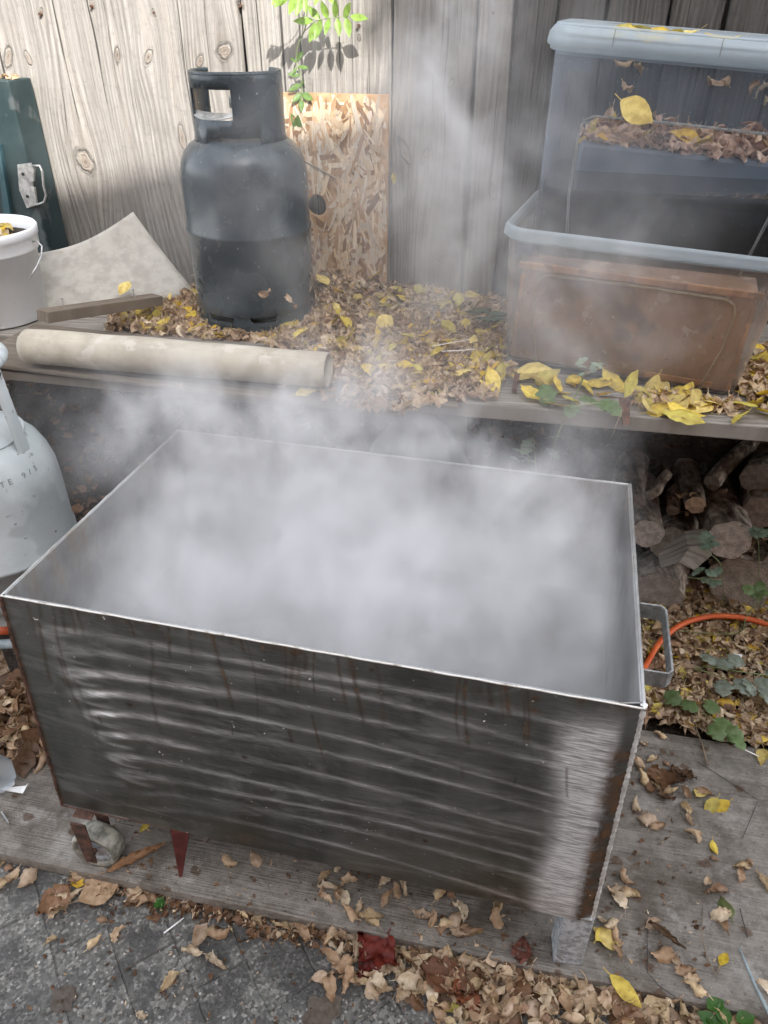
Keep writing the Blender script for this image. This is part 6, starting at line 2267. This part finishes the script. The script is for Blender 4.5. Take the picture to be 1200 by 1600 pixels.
plant('celandine', 'drooping green leaves on the bench edge in front of the lower tub',
      [[at(880, 640, BZ), at(900, 635, BZ + 0.03), at(940, 630, BZ + 0.03), at(965, 648, BZ)]],
      [(at(850, 600, BZ + 0.03), -1.5, 0.5, 0.06, 0.024), (at(905, 625, BZ + 0.03), 0.3, 0.2, 0.045, 0.018), (at(925, 628, BZ + 0.03), -0.4, 0.3, 0.05, 0.018), (at(940, 625, BZ + 0.03), -0.9, 0.3, 0.055, 0.02), (at(900, 632, BZ + 0.02), -2.2, 0.4, 0.04, 0.018)], GD)
plant('seedling', 'tiny bright green seedling at the board edge near the wedge', [[at(250, 1425, PAVE), at(253, 1412, PAVE + 0.015)]],
      [(at(250, 1408, PAVE + 0.012), 1.0, 0, 0.02, 0.008), (at(252, 1412, PAVE + 0.012), -1.0, 0, 0.018, 0.008), (at(245, 1415, PAVE + 0.012), 2.6, 0, 0.018, 0.008)], (0.08, 0.24, 0.05), lobe=0)
plant('seedling', 'dark green oval leaved seedling at the bottom right corner', [[at(1125, 1600, PAVE), at(1130, 1580, PAVE + 0.03)]],
      [(at(px_, py_, PAVE + 0.04), yw, 0, 0.035, 0.014) for (px_, py_, yw) in ((1118, 1570, 0.4), (1105, 1592, 2.5), (1165, 1592, 0.2), (1120, 1598, -0.4), (1130, 1585, 1.6))], (0.06, 0.16, 0.03), lobe=0)
# big dull green leaves on the bench at the back
for i, (px, py, yw) in enumerate(((748, 487, 0.3), (775, 492, -0.3), (765, 500, -0.1))):
    special_leaf('fallen_leaf', px, py, BZ + 0.03 + 0.003 * i, 0.075, 0.020, (0.11, 0.15, 0.09),
                 ('leftmost', 'rightmost', 'lowest')[i] + ' of three dull green leaves on the bench left of the tubs', yw, 30 + i, cr=0.001)

# climbing vine hanging over the fence
vine = thing('climbing_vine', 'bright green pinnate vine sprays hanging over the fence top above the dark cylinder', 'vine', fence_pt(480, 20))


def vp(px, py, out):
    d = ray(px, py)
    q_ = Vector((0.04, FY0, 0)) - Vv * out
    t2 = q_.dot(Vv) / d.dot(Vv)
    return Vector((d.x * t2, d.y * t2, CAMZ + d.z * t2))


k = MB()
k.tube(smooth_path([vp(490, -160, .0), vp(486, -60, .05), vp(480, 0, .055), vp(478, 40, .05), vp(466, 70, .04), vp(463, 95, .03), vp(470, 118, .03), vp(472, 150, .028), vp(468, 200, .026), vp(463, 226, .03)], 5), 0.0016, 7)
k.tube(smooth_path([vp(477, 48, .05), vp(492, 34, .055), vp(505, 30, .06), vp(525, 27, .06), vp(550, 26, .06)], 5), 0.0010, 6)
k.tube(smooth_path([vp(480, -20, .07), vp(468, -12, .09), vp(450, -6, .10), vp(430, -8, .10)], 5), 0.0010, 6)
k.tube(smooth_path([vp(480, -30, .06), vp(500, -20, .07), vp(530, -14, .07)], 5), 0.0010, 6)
k.build('stem', M['stem'], vine, smooth=True)
VL = [  # base px, tip px, out
    (490, 33, 460, 34, .055), (493, 36, 484, 66, .055), (500, 31, 480, 10, .055), (502, 30, 493, 62, .055), (512, 29, 502, 2, .06), (515, 29, 508, 54, .06), (524, 28, 525, -2, .06), (527, 28, 530, 56, .06),
    (538, 27, 548, 4, .06), (541, 27, 546, 57, .06), (548, 26, 575, 31, .06),
    (452, -8, 438, 10, .10), (462, -8, 452, 22, .10), (470, -8, 463, 24, .095), (445, -6, 430, 12, .10), (474, -5, 478, 20, .09), (436, -8, 425, 8, .10), (500, -18, 492, 8, .07), (512, -17, 520, 6, .07), (480, -10, 470, 14, .08),
    (463, 95, 474, 81, .03), (463, 97, 454, 90, .03), (466, 104, 482, 108, .03), (464, 106, 456, 116, .03), (469, 118, 450, 116, .03), (471, 132, 452, 142, .03), (472, 132, 476, 126, .03), (471, 145, 457, 160, .028), (472, 146, 489, 156, .028),
    (471, 152, 471, 174, .028), (466, 200, 455, 178, .028), (464, 212, 466, 180, .026)]
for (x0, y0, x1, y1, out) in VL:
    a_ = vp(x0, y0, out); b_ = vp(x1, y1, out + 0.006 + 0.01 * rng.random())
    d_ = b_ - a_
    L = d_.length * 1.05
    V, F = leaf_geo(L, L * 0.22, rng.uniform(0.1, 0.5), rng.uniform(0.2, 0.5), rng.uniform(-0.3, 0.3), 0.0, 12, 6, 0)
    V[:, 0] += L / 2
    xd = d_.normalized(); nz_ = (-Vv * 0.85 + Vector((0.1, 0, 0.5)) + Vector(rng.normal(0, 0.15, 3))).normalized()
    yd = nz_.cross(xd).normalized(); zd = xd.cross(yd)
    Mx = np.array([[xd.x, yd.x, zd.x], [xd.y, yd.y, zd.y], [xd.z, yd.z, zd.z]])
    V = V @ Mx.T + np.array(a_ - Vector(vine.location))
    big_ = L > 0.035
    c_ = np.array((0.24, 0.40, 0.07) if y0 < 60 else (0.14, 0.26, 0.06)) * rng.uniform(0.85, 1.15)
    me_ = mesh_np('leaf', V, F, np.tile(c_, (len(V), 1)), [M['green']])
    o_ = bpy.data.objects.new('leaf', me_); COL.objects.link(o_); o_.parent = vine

# ------------------------------------------------------------------ steam
vol = bpy.data.volumes.new('steam')
steam = bpy.data.objects.new('steam', vol)
COL.objects.link(steam)
tag(steam, 'dense white steam filling the vat and drifting up past the bench and tubs', 'steam', kind='stuff')
ng = bpy.data.node_groups.new('steam_field', 'GeometryNodeTree')
ng.interface.new_socket('Geometry', in_out='INPUT', socket_type='NodeSocketGeometry')
ng.interface.new_socket('Geometry', in_out='OUTPUT', socket_type='NodeSocketGeometry')
GN = ng.nodes


def gset(s_, v_):
    if isinstance(v_, bpy.types.NodeSocket): ng.links.new(v_, s_)
    else: s_.default_value = v_


def gm(op, a, b=0.0, c=0.0, clamp=False):
    nd_ = GN.new('ShaderNodeMath'); nd_.operation = op; nd_.use_clamp = clamp
    gset(nd_.inputs[0], a); gset(nd_.inputs[1], b); gset(nd_.inputs[2], c)
    return nd_.outputs[0]


def gss(v_, a, b, lo=0.0, hi=1.0):
    nd_ = GN.new('ShaderNodeMapRange'); nd_.interpolation_type = 'SMOOTHSTEP'
    gset(nd_.inputs['Value'], v_)
    nd_.inputs['From Min'].default_value = a; nd_.inputs['From Max'].default_value = b
    nd_.inputs['To Min'].default_value = lo; nd_.inputs['To Max'].default_value = hi
    return nd_.outputs[0]


def gnoise(vec, scale, detail, rough, dist):
    nd_ = GN.new('ShaderNodeTexNoise')
    gset(nd_.inputs['Vector'], vec)
    nd_.inputs['Scale'].default_value = scale; nd_.inputs['Detail'].default_value = detail
    nd_.inputs['Roughness'].default_value = rough; nd_.inputs['Distortion'].default_value = dist
    return nd_.outputs[0]


pos = GN.new('GeometryNodeInputPosition').outputs[0]
sx = GN.new('ShaderNodeSeparateXYZ'); gset(sx.inputs[0], pos)
X, Y, Z = sx.outputs
# vat frame coordinates (0..1 across width/depth)
O = tFL
wv_, dv_ = (tFR - tFL), (tBL - tFL)


def gdot(vec, o_):
    x_ = gm('MULTIPLY', gm('SUBTRACT', X, o_.x), vec.x / vec.length_squared)
    return gm('ADD', x_, gm('MULTIPLY', gm('SUBTRACT', Y, o_.y), vec.y / vec.length_squared))


a_u = gdot(wv_, O); a_v = gdot(dv_, O)
edge_u = gm('MULTIPLY', gss(a_u, 0.0, 0.10), gss(a_u, 0.998, 0.95))
edge_v = gm('MULTIPLY', gss(a_v, 0.01, 0.08), gss(a_v, 0.998, 0.975))
inside = gm('MULTIPLY', edge_u, edge_v)
cmb = GN.new('ShaderNodeVectorMath'); cmb.operation = 'MULTIPLY'
gset(cmb.inputs[0], pos); cmb.inputs[1].default_value = (1.0, 1.0, 0.75)
n1 = gnoise(cmb.outputs[0], 4.2, 6.0, 0.60, 0.7)
off2 = GN.new('ShaderNodeVectorMath'); off2.operation = 'ADD'
gset(off2.inputs[0], cmb.outputs[0]); off2.inputs[1].default_value = (3.1, 1.7, 5.2)
n2 = gnoise(off2.outputs[0], 3.4, 6.0, 0.62, 1.1)
n3 = gnoise(off2.outputs[0], 1.6, 2.0, 0.5, 0.3)
# inside the vat
nb = gnoise(off2.outputs[0], 7.5, 5.0, 0.62, 1.6)
hfall = gss(Z, ZR + 0.035, ZR - 0.05)
nc = gnoise(cmb.outputs[0], 12.0, 4.0, 0.6, 1.4)
fil = gm('ADD', 0.45, gm('ADD', gss(nb, 0.40, 0.62, 0.0, 0.9), gss(nc, 0.42, 0.62, 0.0, 0.5)))
amt = gm('MULTIPLY', gss(n1, 0.32, 0.66, 4.2, 10.0), fil)
amt = gm('MULTIPLY', amt, gm('MULTIPLY', gss(a_v, 0.0, 0.6, 0.38, 1.15), gss(a_u, 1.0, 0.40, 0.50, 1.1)))
A_ = gm('MULTIPLY', gm('MULTIPLY', inside, hfall), amt)
A_ = gm('MULTIPLY', A_, gss(Z, zw - 0.01, zw + 0.03))
# blobs of drifting steam: (pixel, distance) -> centre, radii, density
wisp = gm('MULTIPLY', gss(n2, 0.45, 0.60, 0.08, 1.0), gm('ADD', 0.30, gm('ADD', gss(nb, 0.42, 0.60, 0.0, 1.0), gss(nc, 0.45, 0.60, 0.0, 0.5))))
BL = [(735, 120, 1.75, .16, .22, .28, 2.9), (735, 380, 1.60, .15, .16, .20, 2.6), (640, 60, 1.85, .15, .15, .18, 1.8), (960, 330, 1.35, .13, .12, .10, 5.5), (850, 470, 1.32, .12, .12, .13, 3.0), (870, 250, 1.45, .08, .10, .16, 3.2),
      (560, 640, 1.36, .24, .11, .10, 6.5), (330, 640, 1.42, .20, .12, .10, 6.0), (170, 670, 1.45, .14, .12, .13, 5.0), (820, 690, 1.28, .18, .09, .10, 6.0), (640, 560, 1.42, .18, .12, .10, 1.6), (400, 340, 1.62, .22, .12, .24, 1.4),
      (700, 250, 1.75, .30, .20, .40, 0.8), (960, 560, 1.22, .12, .08, .08, 2.6), (300, 690, 1.25, .16, .12, .08, 4.0), (900, 800, 1.15, .10, .16, .06, 3.5)]
D_ = None
for (px, py, yy, rx, ry, rz_, am) in BL:
    c_ = aty(px, py, yy)
    q_ = gm('POWER', gm('MULTIPLY', gm('SUBTRACT', X, c_.x), 1 / rx), 2.0)
    q_ = gm('ADD', q_, gm('POWER', gm('MULTIPLY', gm('SUBTRACT', Y, c_.y), 1 / ry), 2.0))
    q_ = gm('ADD', q_, gm('POWER', gm('MULTIPLY', gm('SUBTRACT', Z, c_.z), 1 / rz_), 2.0))
    e_ = gm('MULTIPLY', gm('EXPONENT', gm('MULTIPLY', q_, -1.0)), am)
    e_ = gm('MAXIMUM', gm('SUBTRACT', e_, 0.04), 0.0)
    D_ = e_ if D_ is None else gm('ADD', D_, e_)
D_ = gm('MULTIPLY', D_, wisp)
uo = gm('MULTIPLY', gss(a_u, -0.10, 0.15), gss(a_u, 1.0, 0.78))
vo = gm('MULTIPLY', gss(a_v, 0.25, 0.7), gss(a_v, 1.3, 1.0))
lo_ = gm('MULTIPLY', gss(Z, ZR - 0.05, ZR + 0.03), gss(Z, ZR + 0.22, ZR + 0.02))
B_ = gm('MULTIPLY', gm('MULTIPLY', gm('MULTIPLY', uo, vo), lo_), gm('MULTIPLY', wisp, 3.8))
den = gm('ADD', A_, gm('ADD', B_, D_))
vc = GN.new('GeometryNodeVolumeCube')
gset(vc.inputs['Density'], den)
vmin, vmax = (-0.80, 0.66, 0.40), (0.75, 2.04, 1.62)
vc.inputs['Min'].default_value = vmin
vc.inputs['Max'].default_value = vmax
VOX = 0.0092
for i, ax_ in enumerate('XYZ'):
    vc.inputs['Resolution ' + ax_].default_value = int((vmax[i] - vmin[i]) / VOX)
sm = GN.new('GeometryNodeSetMaterial')
ng.links.new(vc.outputs[0], sm.inputs[0])
ms = bpy.data.materials.new('steam')
ms.use_nodes = True
ms.node_tree.nodes.clear()
mo = ms.node_tree.nodes.new('ShaderNodeOutputMaterial')
pv = ms.node_tree.nodes.new('ShaderNodeVolumePrincipled')
pv.inputs['Color'].default_value = (0.885, 0.885, 0.892, 1)
pv.inputs['Density'].default_value = 1.0
pv.inputs['Anisotropy'].default_value = 0.1
ms.node_tree.links.new(pv.outputs[0], mo.inputs['Volume'])
sm.inputs['Material'].default_value = ms
vol.materials.append(ms)
go_ = GN.new('NodeGroupOutput')
ng.links.new(sm.outputs[0], go_.inputs[0])
GN.new('NodeGroupInput')
md = steam.modifiers.new('steam', 'NODES')
md.node_group = ng
